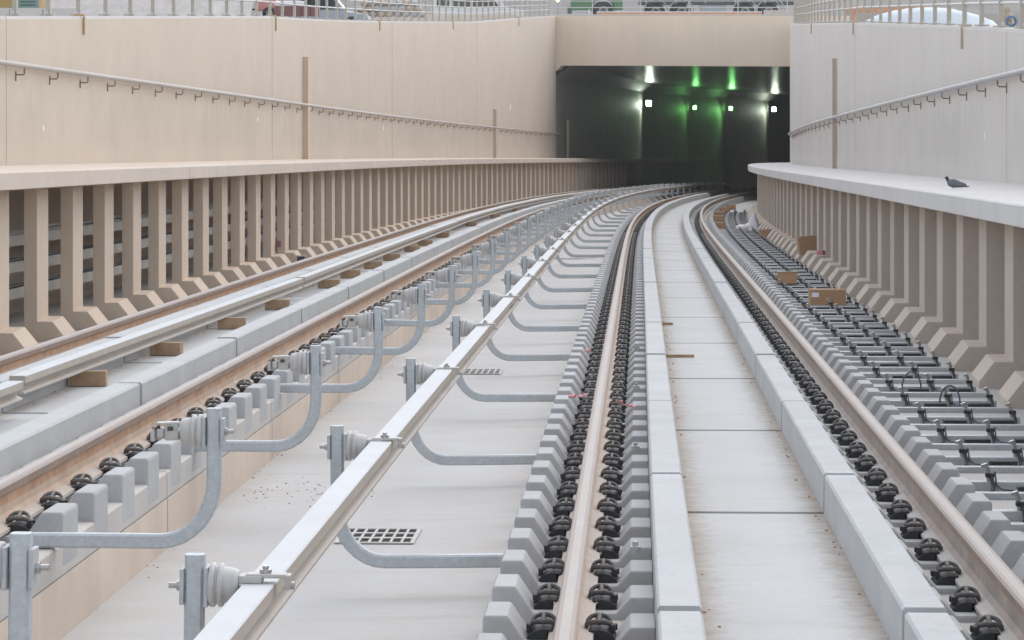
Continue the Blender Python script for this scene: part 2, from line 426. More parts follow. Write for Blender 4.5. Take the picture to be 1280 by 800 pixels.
# ------------------------------------------------------------------ plinths under the rails
def plinth(mode, c, sgn, lab):
    outer, inner = c + sgn * .2985, c - sgn * .288
    lg = -.285 if mode == 'R' else -.215
    prof = [(outer, -.9), (outer, -.33), (outer - sgn * .003, -.326), (outer - sgn * .003, lg), (outer - sgn * .011, lg + .008), (c + sgn * .16, lg + .008), (c + sgn * .13, -.206), (inner, -.206), (inner, -.9)]
    mats = [M['plinth_tan'], M['joint'], M['plinth'], M['plinth'], M['plinth'], M['plinth'], M['plinth'], M['plinth'], M['plinth']]
    root = empty('rail_plinth', frame(20, c, -.4, mode)); inv = root.matrix_world.inverted()
    s0 = -3.2
    while s0 < 158:
        o = sweep('plinth_segment', prof, srange(s0 + .011, s0 + 3.859, 1.0), mode, mats); o.parent = root; o.matrix_parent_inverse = inv; s0 += 3.87
    pb = [(c + sgn * .28, -.9), (c + sgn * .28, -.31), (c - sgn * .27, -.31), (c - sgn * .27, -.9)]
    o = sweep('joint_filler', pb, srange(-3, 158, 1.0), mode, M['joint']); o.parent = root; o.matrix_parent_inverse = inv
    tag(root, lab, 'plinth', 'concrete plinths under the rails')
plinth('R', -.7525, -1, 'grey concrete plinth under the pale rail left of the channel')
plinth('R', .7525, 1, 'grey concrete plinth under the rail nearest the right walkway')
plinth('L', .7525, 1, 'tan stained concrete plinth under the left track rail beside the bent brackets')
plinth('L', -.7525, -1, 'concrete plinth under the rusty rail in front of the tan ribs')

# ------------------------------------------------------------------ sleeper blocks with raised shoulders
PITCH = .645
def block_mesh(sgn):
    mb = MB()
    poly = [(-.296, -.30), (-.296, -.098), (-.288, -.088), (-.212, -.088), (-.15, -.182), (.15, -.182), (.20, -.125), (.284, -.125), (.284, -.30)]
    poly = [(x * -sgn, z) for x, z in poly]
    mb.prism(poly, -.15, .15, M['block'], bev=.008)
    return mb.mesh('sleeper_block')
def clip_mesh_parts(sgn, dusty):
    """fastener on the +x side of a rail (sgn=1) seated on the foot; origin on the rail axis at rail-seat level h=-.182"""
    steel = M['clip_dusty'] if dusty else M['clip']
    a = MB()
    cx = .094
    for y0, y1, hh, r, tk in ((-.034, -.042, .012, .045, .0090), (-.018, .016, .027, .044, .0078)):
        pts = []
        for k in range(13):
            an = PI * k / 12
            pts.append(((cx - r * math.cos(an)) * sgn, y0 + (y1 - y0) * math.sin(an), .044 + hh * math.sin(an) ** .75))
        a.tube(pts, tk, steel, 8)
    a.tube([(cx * sgn, -.042, .053), (cx * sgn, -.018, .061), (cx * sgn, .016, .070), (cx * sgn, .030, .066)], .0105, steel, 8, up=Vector((1, 0, 0)))
    for q in (-1, 1):
        a.tube([((cx + q * .045) * sgn, -.036, .044), ((cx + q * .045) * sgn, .040, .036)], .0085, steel, 7)
    for v in a.v: v.x = (cx + (abs(v.x) - cx) * .90) * sgn; v.y *= 1.05
    spring = a.mesh('spring_clip')
    b = MB()
    poly = [(.056, .0285), (.064, .034), (.10, .036), (.128, .030), (.150, .016), (.160, .0), (.0785, .0), (.0785, .0285)]
    b.prism([(x * sgn, z) for x, z in poly], -.075, .050, M['pad'], bev=.003)
    b.box((.148 * sgn, -.045, .034), (.020, .018, .030), M['pad'], .004)
    b.box((.155 * sgn, .02, .030), (.014, .026, .022), M['pad'], .004)
    for v in b.v: v.x = (cx + (abs(v.x) - cx) * .90) * sgn; v.y *= 1.12
    return spring, b.mesh('clip_shoulder')
ROWS = [('R', -.7525, 1, False, 'on right side of rail left of channel', 'right'),
        ('R', -.7525, -1, False, 'on left side of rail left of channel', 'left'),
        ('R', .7525, -1, False, 'on left side of rail right of channel', 'left'),
        ('L', .7525, 1, True, 'on right side of rusty left track rail', 'right')]
FIRST = {('R', 1): 4.1, ('R', -1): 4.1, ('L', 1): 5.55}
clip_protos = {}
def s_at(n, mode): return (4.105 if mode == 'R' else 4.80) + PITCH * n
NEAR = 75
rest = MB()
for (mode, c, sgn, dusty, where, side) in ROWS:
    spring, shoulder = clip_mesh_parts(sgn, dusty)
    root = empty('rail_fastener'); mesh_obj('spring_clip', spring, root); mesh_obj('clip_shoulder', shoulder, root)
    first = True
    n0 = 0 if mode == 'R' else 2
    if (mode, c) == ('R', .7525): n0 = 0
    for n in range(n0 - 2, 175):
        s = s_at(n, mode)
        m = frame(s + .02, c, -.182, mode)
        if n0 <= n < n0 + NEAR:
            o = root if first else copy_tree(root); first = False
            o.matrix_world = m @ Matrix.Rotation(random.uniform(-.05, .05), 4, 'Z')
            tag(o, 'black spring clip %s, %s from near end' % (where, nth(n - n0)), 'rail clip', 'spring clips holding the rails down')
        elif n >= n0 + NEAR and n < 172:
            for k in range(7):
                pass
            mtx = m
            base = len(rest.v)
            x0 = sgn
            arc = []
            for yy in (-.035, .035):
                for k in range(7):
                    an = PI * k / 6
                    arc.append(mtx @ Vector(((.094 - .052 * math.cos(an)) * x0, yy, .03 + .066 * math.sin(an))))
            fs = []
            for k in range(6): fs.append((k, k + 1, k + 8, k + 7))
            fs.append(tuple(range(7))); fs.append(tuple(range(13, 6, -1)))
            rest.add(arc, fs, M['clip_dusty'] if dusty else M['clip'])
            rest.box(mtx @ Vector((.12 * x0, 0, .016)), (.08, .11, .034), M['pad'])
o = rest.build('distant_rail_clips'); tag(o, 'dark rows of small rail clips far along the rails near the tunnel', 'rail clips', 'spring clips holding the rails down', 'stuff')

BROWS = [('R', -.7525, -1, 'under rail left of channel', 100), ('R', .7525, 1, 'under rail right of channel', 100), ('L', .7525, 1, 'under rusty left track rail', 100)]
rest = MB()
for (mode, c, sgn, where, near) in BROWS:
    me = block_mesh(sgn); root = None
    n0 = -1 if mode == 'R' else 2
    for n in range(n0, 176):
        m = frame(s_at(n, mode) + .02, c, 0, mode)
        if n < n0 + near:
            if root is None: o = root = mesh_obj('sleeper_block', me)
            else: o = root.copy(); C.objects.link(o)
            o.matrix_world = m
            tag(o, 'grey concrete sleeper block %s, %s from near end' % (where, nth(n - n0)), 'sleeper block', 'concrete sleeper blocks in the plinths')
        else:
            for poly in ([(-.30, -.25), (-.30, -.088), (-.212, -.088), (-.15, -.182), (-.15, -.25)], [(.15, -.25), (.15, -.182), (.20, -.125), (.268, -.125), (.268, -.25)]):
                poly = [(x * -sgn, z) for x, z in poly]
                a = [m @ Vector((x, -.15, z)) for x, z in poly] + [m @ Vector((x, .15, z)) for x, z in poly]
                rest.add(a, [(0, 1, 2, 3, 4), (9, 8, 7, 6, 5)] + [(i, (i + 1) % 5, (i + 1) % 5 + 5, i + 5) for i in range(5)], M['block'])
o = rest.build('distant_sleeper_blocks'); tag(o, 'fine grey teeth of concrete sleeper blocks far along the rails', 'sleeper blocks', 'concrete sleeper blocks in the plinths', 'stuff')

# ------------------------------------------------------------------ precast channel units between the rails
UNIT = 3.85
def channel(mode, start, count, lab):
    for i in range(count):
        a, b = start + UNIT * i + .038, start + UNIT * (i + 1) - .038
        ss = srange(a, b, 1.0 if a > 30 else .8)
        root = empty('channel_unit', frame((a + b) / 2, 0, -.3, mode))
        inv = root.matrix_world.inverted()
        dh = random.uniform(-.004, .004)
        kids = [sweep('channel_floor', [(-.322, -.30), (-.322, -.178), (.322, -.178), (.322, -.30)], ss, mode, M['chan'], None)]
        for sg in (-1, 1):
            i0, o0 = .318, .470
            pr = [(sg * i0, -.30), (sg * (i0 + .004), -.012 + dh), (sg * (i0 + .013), -.002 + dh), (sg * (o0 - .013), -.002 + dh), (sg * (o0 - .004), -.012 + dh), (sg * o0, -.30)]
            kids.append(sweep('channel_kerb', pr, ss, mode, M['kerb'], None))
        jp = [(-.460, -.30), (-.460, -.022), (-.328, -.022), (-.328, -.188), (.328, -.188), (.328, -.022), (.460, -.022), (.460, -.30)]
        kids.append(sweep('joint_mortar', jp, [b - .02, b + .096], mode, M['mortar']))
        for kobj in kids:
            kobj.parent = root; kobj.matrix_parent_inverse = inv
        tag(root, lab % nth(i), 'channel unit', 'precast concrete channel units')
channel('R', .4, 30, 'pale concrete channel unit between right track rails, %s from near end')
channel('L', 3.35, 29, 'pale concrete channel unit between left track rails, %s from near end')

# ------------------------------------------------------------------ conductor-rail supports
def bracket(sgn, with_clamp):
    """local x is away from its own rail (sgn applied); origin on plinth ledge line, rail axis at x=0; z = height over rail top"""
    root = empty('rail_bracket')
    xo = 1.03 if with_clamp else .90
    za = -.245 if with_clamp else -.180
    mb = MB(); R = .20
    pts = [(.16, 0, za + .004), (.30, 0, za + .004), (.5, 0, za + .002), (xo - R, 0, za)]
    for k in range(1, 9):
        an = PI / 2 * k / 8
        pts.append((xo - R + R * math.sin(an), 0, za + .23 * (1 - math.cos(an))))
    pts += [(xo, 0, .2), (xo, 0, .32)]
    pts = [(x * sgn, y, z) for x, y, z in pts]
    mb.tube(pts, .027, M['galv'], square=True); mb.build('arm', root)
    mb = MB()
    x1 = xo - .032
    mb.box(((xo + .033) * sgn, 0, .232), (.012, .075, .10), M['galv_dark'], .002)
    mb.box(((x1 - .004) * sgn, 0, .232), (.012, .085, .11), M['galv_dark'], .002); mb.build('mounting_plate', root)
    mb = MB()
    mb.lathe([(0, .016), (.012, .016), (.012, .009), (.035, .009)], ((xo + .039) * sgn, 0, .232), (sgn, 0, 0), M['bolt'], 8, False); mb.build('bolt', root)
    mb = MB()
    prof = [(0, .060), (.003, .068), (.008, .072), (.022, .072), (.028, .068), (.030, .061), (.037, .060), (.040, .067), (.044, .071), (.056, .071), (.062, .067), (.064, .059), (.085, .057), (.110, .053), (.126, .049), (.129, .03)]
    mb.lathe([(a * .66, r * .87) for a, r in prof], ((x1 - .010) * sgn, 0, .235), (-sgn, 0, 0), M['insul'], 24); mb.build('insulator', root)
    xi = x1 - .096
    mb = MB()
    mb.lathe([(0, .024), (.02, .024), (.022, .016)], (xi * sgn, 0, .24), (-sgn, 0, 0), M['bolt'], 10, False)
    if with_clamp:
        mb.box(((xi - .030) * sgn, 0, .254), (.070, .06, .022), M['clamp'], .005)
        mb.box(((xi - .075) * sgn, 0, .264), (.115, .05, .012), M['clamp'], .004)
        mb.lathe([(0, .017), (.010, .017), (.012, .009), (.02, .009)], ((xi - .072) * sgn, 0, .27), (0, 0, 1), M['bolt'], 10, False)
        mb.box(((xi - .137) * sgn, 0, .248), (.014, .05, .04), M['clamp'], .004)
        mb.lathe([(-.012, .012), (.012, .012)], ((xi - .142) * sgn, 0, .236), (sgn, 0, 0), M['bolt'], 8, False)
    else:
        mb.box(((xi - .032) * sgn, 0, .235), (.055, .05, .07), M['clamp'], .006)
        mb.box(((xi - .060) * sgn, 0, .263), (.06, .055, .010), M['clamp'], .003)
        mb.box(((xi - .078) * sgn, 0, .225), (.035, .035, .04), M['bolt'], .008)
        mb.box(((xi - .102) * sgn, -.012, .22), (.016, .06, .045), M['clamp'], .005)
        mb.tube([((xi - .085) * sgn, .03, .20), ((xi - .085) * sgn, .0, .25), ((xi - .10) * sgn, -.03, .245)], .008, M['bolt'], 6)
        mb.box(((xi - .036) * sgn, -.0265, .245), (.022, .004, .016), M['dark'], .001)
    mb.build('clamp', root)
    return root
for mode, sgn, clamp, s0, pitch, cnt, lab in (
        ('R', -1, True, 3.05, 3.95, 42, 'galvanised bent arm holding raised conductor rail, %s from near end'),
        ('L', 1, False, 2.35, 3.47, 40, 'galvanised bent arm with empty insulator clamp, %s from near end')):
    proto = bracket(sgn, clamp)
    c = -.7525 if mode == 'R' else .7525
    for i in range(cnt):
        o = proto if i == 0 else copy_tree(proto)
        o.matrix_world = frame(s0 + pitch * i, c, 0, mode) @ Matrix.Rotation(random.uniform(-.012, .012), 4, 'Y')
        tag(o, lab % nth(i), 'rail bracket', 'bent arm brackets for the conductor rail')

# ------------------------------------------------------------------ conductor rails (I-section)
def cond_profile(c, top):
    half = [(.040, -.105), (.040, -.096), (.030, -.090), (.008, -.080), (.008, -.052), (.030, -.047), (.046, -.043), (.046, -.004), (.042, 0)]
    return [(c + x, top + h) for x, h in half] + [(c - x, top + h) for x, h in reversed(half)]
def cond_mats():
    s, t = M['alu_side'], M['alu']
    return [s, s, s, s, s, s, s, t, t, t, s, s, s, s, s, s, s, s]
root = empty('conductor_rail', frame(10, -1.6, .25, 'R')); inv = root.matrix_world.inverted()
for a, b in ((-6, 18.78), (18.80, 34.3), (34.32, 62.0), (62.02, 92), (92.02, 172)):
    o = sweep('rail_length', cond_profile(-1.598, .252), srange(a, b, .6), 'R', cond_mats()); o.parent = root; o.matrix_parent_inverse = inv
for s in (18.79, 34.31, 62.01):
    mb = MB()
    mb.box((.016, 0, -.062), (.012, .36, .04), M['alu_side'], .004)
    for y in (-.13, -.045, .045, .13): mb.lathe([(0, .014), (.012, .014)], (.022, y, -.062), (1, 0, 0), M['bolt'], 8, False)
    o = mb.build('joint_plate'); o.parent = root; o.matrix_world = frame(s, -1.598, .252, 'R')
tag(root, 'long pale raised conductor rail held by insulators beside the right track', 'conductor rail')
for i, (a, b, d0, d1, top) in enumerate(((3.4, 10.75, -.20, -.18, .012), (11.1, 23.7, -.245, -.145, .012), (23.9, 48.8, -.15, -.195, .012), (49.2, 92, -.22, -.20, .012))):
    fs = srange(a, b, .8)
    def hf(s, d, h, p, a=a, b=b, d0=d0, d1=d1):
        t = (s - a) / (b - a); return P(s, d + d0 + (d1 - d0) * t, h, 'L')
    o = sweep('loose_conductor_rail', cond_profile(0, .028), fs, 'L', cond_mats(), hfun=hf)
    tag(o, 'loose conductor rail on timbers in left channel, %s from near end' % nth(i), 'conductor rail', 'loose conductor rails lying on timbers')
def dloose(s):
    for a, b, d0, d1 in ((3.4, 10.9, -.20, -.18), (10.9, 23.8, -.245, -.145), (23.8, 49, -.15, -.195), (49, 92, -.22, -.20)):
        if s <= b: return d0 + (d1 - d0) * (s - a) / (b - a)
    return -.1
mb = MB(); mb.box((0, 0, .048), (.23, .085, .094), M['wood'], .003); me = mb.mesh('timber_block'); proto = None
TS = [5.6, 9.0, 12.9, 15.6, 18.7, 21.6, 25.9, 28.4, 31.1, 33.9, 37.4, 40.2, 44.6, 52.6, 60, 68]
for i, s in enumerate(TS):
    if proto is None: o = proto = mesh_obj('timber_block', me)
    else: o = proto.copy(); C.objects.link(o)
    o.matrix_world = frame(s, dloose(s) + .055 + random.uniform(-.02, .03), -.176, 'L') @ Matrix.Rotation(random.uniform(-.12, .12), 4, 'Z')
    tag(o, 'brown timber under loose rails in left channel, %s from near end' % nth(i), 'timber block', 'timber blocks under loose rails')

# ------------------------------------------------------------------ ribs, walkways, retaining walls
RIBP = 1.68
WL, WR = -7.28, 3.30
def rib_mesh(sgn, mat, top, bot, dp):
    poly = [(0, bot), (0, bot + .07), (.115, bot + .225), (.255, bot + .225), (.255, top), (.255 + dp, top), (.255 + dp, bot)]
    mb = MB(); mb.prism([(x * sgn, z) for x, z in poly], 0, .50, mat, bev=.006)
    return mb.mesh('walkway_rib')
for side, sgn, mode, d0, first, cnt, mat, bot, lab in (
        ('L', -1, 'V', -2.02, 16.23, 74, M['rib'], -.62, 'tan L shaped concrete rib under left walkway, %s from near end'),
        ('R', 1, 'W', 2.02, 13.28, 44, M['rib_r'], -.36, 'taupe L shaped concrete rib under right walkway, %s from near end')):
    me = rib_mesh(sgn, mat, 1.0, bot, .125 if sgn < 0 else .155); proto = None
    for i in range(cnt):
        s = first + RIBP * i
        if proto is None: o = proto = mesh_obj('walkway_rib', me)
        else: o = proto.copy(); C.objects.link(o)
        p0 = P(s, d0, 0, mode); m = frame(s, d0, 0, mode, True)
        fl = P(s, d0 + (LOFF if side == 'L' else 0), -.29 if side == 'L' else -.31, 'F').z
        zb, zt = fl - .02, P(s, d0, .985, mode).z
        # stretch by the small difference between the walkway and floor gradients
        nominal = 1.0 - bot
        o.matrix_world = Matrix.Translation((0, 0, zb - (p0.z + bot))) @ m
        o.scale = (1, 1, 1)
        dz = (zt - zb) / nominal
        o.matrix_world = Matrix.Translation((p0.x, p0.y, zb)) @ m.to_3x3().to_4x4() @ Matrix.Diagonal((1, 1, dz, 1)) @ Matrix.Translation((0, 0, -bot))
        tag(o, lab % nth(i), 'rib', 'concrete ribs under the walkways')
def walkway(name, mode, d_in, d_out, h, mat, joints, lab, cat):
    root = empty(name, frame(30, d_in, h, mode)); inv = root.matrix_world.inverted()
    for a, b in zip(joints[:-1], joints[1:]):
        sg = 1 if d_out > d_in else -1
        pr = [(d_in, h - .15), (d_in, h - .012), (d_in + sg * .012, h), (d_out, h + .02), (d_out, h - .15)]
        o = sweep('walkway_slab', pr, srange(a + .008, b - .008, 1.0), mode, mat); o.parent = root; o.matrix_parent_inverse = inv
    lh = .175 if sg < 0 else .21
    pr = [(d_in + sg * .275, h - lh), (d_in + sg * .275, h - .15), (d_in + sg * .47, h - .15), (d_in + sg * .47, h - lh)]
    o = sweep('ledge_beam', pr, srange(joints[0], joints[-1], 1.0), mode, M['rib'] if sg < 0 else M['rib_r']); o.parent = root; o.matrix_parent_inverse = inv
    tag(root, lab, cat)
walkway('left_walkway', 'V', -2.0, WL - LOFF, 1.12, M['slab'], [-8, 16, 28.5, 40.5, 52.8, 64.5, 80, 100, 121, 150, 170], 'long beige concrete side walkway along the left retaining wall', 'walkway')
walkway('right_walkway', 'W', 2.0, WR, 1.11, M['slab_r'], [-8, 9, 21.6, 40, 60, 85, 110, 140, 170], 'pale concrete side walkway curving along the right retaining wall', 'walkway')
for o in list(bpy.data.objects):
    if o.name == 'left_walkway' or o.name == 'right_walkway': o.name = 'side_walkway'

LTOP = ([-9, 20, 47, 55, 69, 85, 92, 106, 121], [.0, -.02, -.043, -.12, -.195, -.25, -.27, -.18, -.087])
RTOP = ([-9, 25, 29, 46.5, 62, 70, 121], [-.15, -.158, -.15, -.157, -.22, -.27, -.40])
def retaining_wall(mode, d, thick, top, joints, mat, lab):
    root = empty('retaining_wall', frame(20, d, 0, 'W', True)); inv = root.matrix_world.inverted()
    sg = -1 if d < 0 else 1
    def hf(s, dd, h, p):
        if h > 0:
            q = P(s, dd, 0, 'F'); q.z = lerp(s, *top) - (.035 if h < 2 else 0) ; return q
        q = P(s, dd, h, 'F'); return q
    for a, b in zip(joints[:-1], joints[1:]):
        gp = .012 if a < 40 else .035
        pr = [(d, -.6), (d, 1), (d + sg * .025, 2), (d + sg * thick, 2), (d + sg * thick, -.6)]
        o = sweep('wall_panel', pr, srange(a + gp, b - gp, .8), 'F', [mat, M['barrier'], M['barrier'], mat, mat], hfun=hf); o.parent = root; o.matrix_parent_inverse = inv  # paler chamfer and top paint in the highlight along the wall top
    pr = [(d + sg * .05, -.6), (d + sg * .05, 1), (d + sg * (thick - .05), 1), (d + sg * (thick - .05), -.6)]
    def hf2(s, dd, h, p):
        q = hf(s, dd, h, p); q.z -= .06 if h > 0 else 0; return q
    o = sweep('joint_backing', pr, srange(joints[0] + .1, joints[-1] - .1, .8), 'F', M['joint'], hfun=hf2); o.parent = root; o.matrix_parent_inverse = inv
    tag(root, lab, 'wall')
retaining_wall('L', WL, .34, LTOP, [-9, 3.5, 25.5, 47.54, 69.5, 92.2, 120.35], M['wall'], 'long beige concrete retaining wall above the left walkway')
retaining_wall('R', WR, .34, RTOP, [-9, 3, 25.14, 46.5, 68.5, 92, 119.3], M['wall_grey'], 'grey concrete retaining wall above the right walkway')

# cable trays behind the left ribs and their cables
for i, (h, what) in enumerate(((.36, 'topmost'), (.10, 'middle'), (-.16, 'lowest'))):
    root = empty('cable_tray', frame(25, -3.05, h, 'V')); inv = root.matrix_world.inverted()
    o = sweep('tray_side', [(-2.86, h), (-2.86, h + .105), (-2.875, h + .105), (-2.875, h + .012), (-3.2, h + .012), (-3.2, h)], srange(14, 60, 1.2), 'V', M['tray']); o.parent = root; o.matrix_parent_inverse = inv
    tag(root, '%s of three grey cable trays seen between the left ribs' % what, 'cable tray', 'cable trays behind the left ribs')
    for k in range(2 if i else 4):
        def hfw(s, d, hh, p, k=k, h=h): return P(s, d, hh + .012 * math.sin(s * (1.1 + .3 * k) + k), 'V')
        c0, hc = -2.95 - .045 * k, h + .10 + (.014 * (k % 3) if i == 0 else 0)
        pr = [(c0 + .018 * math.cos(a), hc + .018 * math.sin(a)) for a in [2 * PI * q / 6 for q in range(6)]]
        c = sweep('cable', pr, srange(14, 60, .6), 'V', M['cable_grey'] if i == 0 else M['cable'], hfun=hfw, smooth=True)
        tag(c, '%s cable in %s tray behind left ribs, %s from front' % ('grey' if i == 0 else 'dark', what, nth(k)), 'cable', 'cables in the trays')

# handrails on the walls
def handrail(mode, d, sgn, h, s0, pitch, cnt, a, b, mat, lab, dip=0.0):
    root = empty('handrail', frame(s0, d, h, mode)); inv = root.matrix_world.inverted()
    c = d + sgn * .10
    pr = [(c + .031 * math.cos(t), h + .031 * math.sin(t)) for t in [2 * PI * q / 10 for q in range(10)]]
    o = sweep('handrail_pipe', pr, srange(a, b, .8), mode, mat, smooth=True, hfun=lambda s, d, hh, p: P(s, d, hh - dip * (s - 20), mode)); o.parent = root; o.matrix_parent_inverse = inv
    mb = MB()
    mb.tube([(0, 0, -.02), (0, 0, -.085), (-.015 * sgn, 0, -.10), (-.095 * sgn, 0, -.10)], .009, M['brown'], 6)
    mb.box((-.094 * sgn, 0, -.115), (.012, .03, .105), M['brown'], .002)
    me = mb.mesh('handrail_bracket'); proto = None
    for i in range(cnt):
        if proto is None: o = proto = mesh_obj('handrail_bracket', me)
        else: o = proto.copy(); C.objects.link(o)
        o.parent = root; o.matrix_parent_inverse = Matrix()
        o.matrix_world = frame(s0 + pitch * i, c, h - dip * (s0 + pitch * i - 20), mode, True)
    tag(root, lab, 'handrail')
handrail('V', WL - LOFF, 1, 1.12 + 1.10, 20.55, 1.80, 57, 17, 122, M['hand'], 'beige pipe handrail on J brackets along the left wall')
handrail('W', WR, -1, 1.11 + 1.14, 19.6, 1.83, 33, 16, 80, M['hand_r'], 'grey pipe handrail on J brackets along the right wall', .004)

# vertical duct covers on the walls
for s, mode, d, hgt, w, mat, lab in ((52.3, 'V', WL - LOFF + .05, 2.05, .36, M['duct'], 'tall tan vertical duct cover on left wall, nearest of its row'),
                              (97.7, 'V', WL - LOFF + .05, 1.75, .46, M['duct'], 'tan vertical duct cover on left wall short of the tunnel'),
                              (124.6, 'V', WL - LOFF + .09, 1.75, .7, M['duct_r'], 'dark vertical duct cover just inside the tunnel mouth'),
                              (51.9, 'W', WR - .05, 2.15, .17, M['duct_r'], 'narrow taupe vertical duct cover on the right wall')):
    dx = .06 if mode == 'W' else .12
    mb = MB(); mb.box((0, 0, hgt / 2), (dx, w, hgt), mat, .01); mb.box((0, 0, hgt + .005), (dx + .02, w + .02, .02), mat, .004)
    o = mb.build('duct_cover', None, frame(s, d, 1.13, mode, True)); tag(o, lab, 'duct cover', 'vertical duct covers on the walls')
# drain stubs hanging from the parapets
for s, mode, d, ln, lab in ((29.71, 'L', WL + .02, .23, 'short yellow drain pipe hanging from left wall top, nearest of the left ones'),
                       (47.95, 'L', WL + .02, .27, 'short yellow drain pipe on left wall beside the second wall joint'),
                       (66.58, 'L', WL + .02, .25, 'short orange drain pipe on left wall, third from the near end'),
                       (85.1, 'L', WL + .02, .25, 'short drain pipe on left wall, fourth from the near end'),
                       (106.1, 'L', WL + .02, .3, 'short drain pipe on left wall nearest the portal'),
                       (29.15, 'R', WR - .02, .27, 'brown drain pipe hanging from right wall top, nearest one'),
                       (46.8, 'R', WR - .02, .22, 'brown drain pipe on right wall beside a joint, middle of three'),
                       (61.9, 'R', WR - .02, .25, 'brown drain pipe hanging from right wall top near its far end')):
    p = P(s, d, 0, 'F'); p.z = lerp(s, *(LTOP if mode == 'L' else RTOP))
    q = P(s, d + (-.12 if mode == 'L' else .12), 0, 'F'); q.z = p.z + .012
    mb = MB(); mb.tube([q - p, Vector((0, 0, .01)), Vector((0, 0, -.02)), Vector((0, 0, -ln))], .014, M['yellow_pipe'] if mode == 'L' else M['duct_r'], 8)
    o = mb.build('drain_pipe', None, Matrix.Translation(p)); tag(o, lab, 'drain pipe', 'drain pipes hanging from the wall tops')

# ------------------------------------------------------------------ fences
def fence(mode, d, s0, pitch, cnt, top, lab):
    root = empty('parapet_fence', frame(s0, d, 0, 'F', True)); inv = root.matrix_world.inverted()
    mb = MB()
    mb.box((0, 0, .55), (.05, .085, 1.1), M['fence'], .006)
    mb.box((0, 0, .012), (.15, .26, .018), M['fence'], .003)
    for y in (-.10, .10): mb.lathe([(0, .016), (.022, .016), (.024, .008), (.04, .008)], (0, y, .02), (0, 0, 1), M['galv_dark'], 8, False)
    me = mb.mesh('post'); proto = None
    for i in range(cnt):
        s = s0 + pitch * i
        if proto is None: o = proto = mesh_obj('post', me)
        else: o = proto.copy(); C.objects.link(o)
        o.parent = root; o.matrix_parent_inverse = Matrix()
        m = frame(s, d, 0, 'F', True); m.translation.z = lerp(s, *top) + .003
        o.matrix_world = m
    for hz in (.27, .47, .68, .88, 1.08):
        def hf(s, dd, h, p, hz=hz):
            q = P(s, dd, 0, 'F'); q.z = lerp(s, *top) + hz + h; return q
        pr = [(d + .017 * math.cos(t), .017 * math.sin(t)) for t in [2 * PI * q / 8 for q in range(8)]]
        o = sweep('rail', pr, srange(s0 - 1, s0 + pitch * (cnt - 1), .9), 'F', M['fence_rail'], hfun=hf, smooth=True); o.parent = root; o.matrix_parent_inverse = inv
    tag(root, lab, 'fence')
fence('L', WL - .15, 23.0, 1.81, 54, LTOP, 'tan post and rail fence along the top of the left wall')
fence('R', WR + .15, 21.5, 1.77, 44, RTOP, 'tan post and rail fence along the top of the right wall')

# ------------------------------------------------------------------ tunnel portal and tunnel
pl, pr_ = P(120.4, WL, 0, 'F'), P(119.3, WR + .4, 0, 'F')
vx = Vector((pr_.x - pl.x, pr_.y - pl.y, 0)); W = vx.length; vx.normalize(); vy = Vector((-vx.y, vx.x, 0))
pm = Matrix((vx, vy, Vector((0, 0, 1)))).transposed().to_4x4(); pm.translation = Vector((pl.x, pl.y, 0))
root = empty('tunnel_portal', pm)
SOF, LTP = -2.27, -.095
mb = MB()
poly = [(-1.5, LTP), (-1.5, SOF - .22), (.04, SOF - .22), (.24, SOF), (W + 2, SOF), (W + 2, LTP)]
mb.prism(poly, 0, .9, M['lintel'], bev=.0); mb.build('lintel', root)
mb = MB(); mb.box((W / 2, .5, LTP + .03), (W + 3, .5, .06), M['barrier'], .01); mb.build('coping', root)
tag(root, 'broad plain beige concrete beam over the tunnel mouth', 'tunnel portal')
# fence on the portal
root = empty('portal_fence', pm @ Matrix.Translation((0, .4, LTP + .06)))
mb = MB(); mb.tube([(0, 0, 0), (0, 0, 1.1)], .022, M['fence_rail'], 8); mb.box((0, 0, .008), (.12, .12, .014), M['fence_rail']); me = mb.mesh('post'); proto = None
for i in range(7):
    if proto is None: o = proto = mesh_obj('post', me)
    else: o = proto.copy(); C.objects.link(o)
    o.parent = root; o.matrix_parent_inverse = Matrix(); o.matrix_basis = Matrix.Translation((-.6 + 2.14 * i, 0, 0))
for hz in (.30, .58, .84, 1.08):
    mb = MB(); mb.tube([(-1.2, 0, hz), (13.2, 0, hz)], .02, M['fence_rail'], 8); mb.build('rail', root)
tag(root, 'thin grey pipe fence above the tunnel mouth', 'fence')

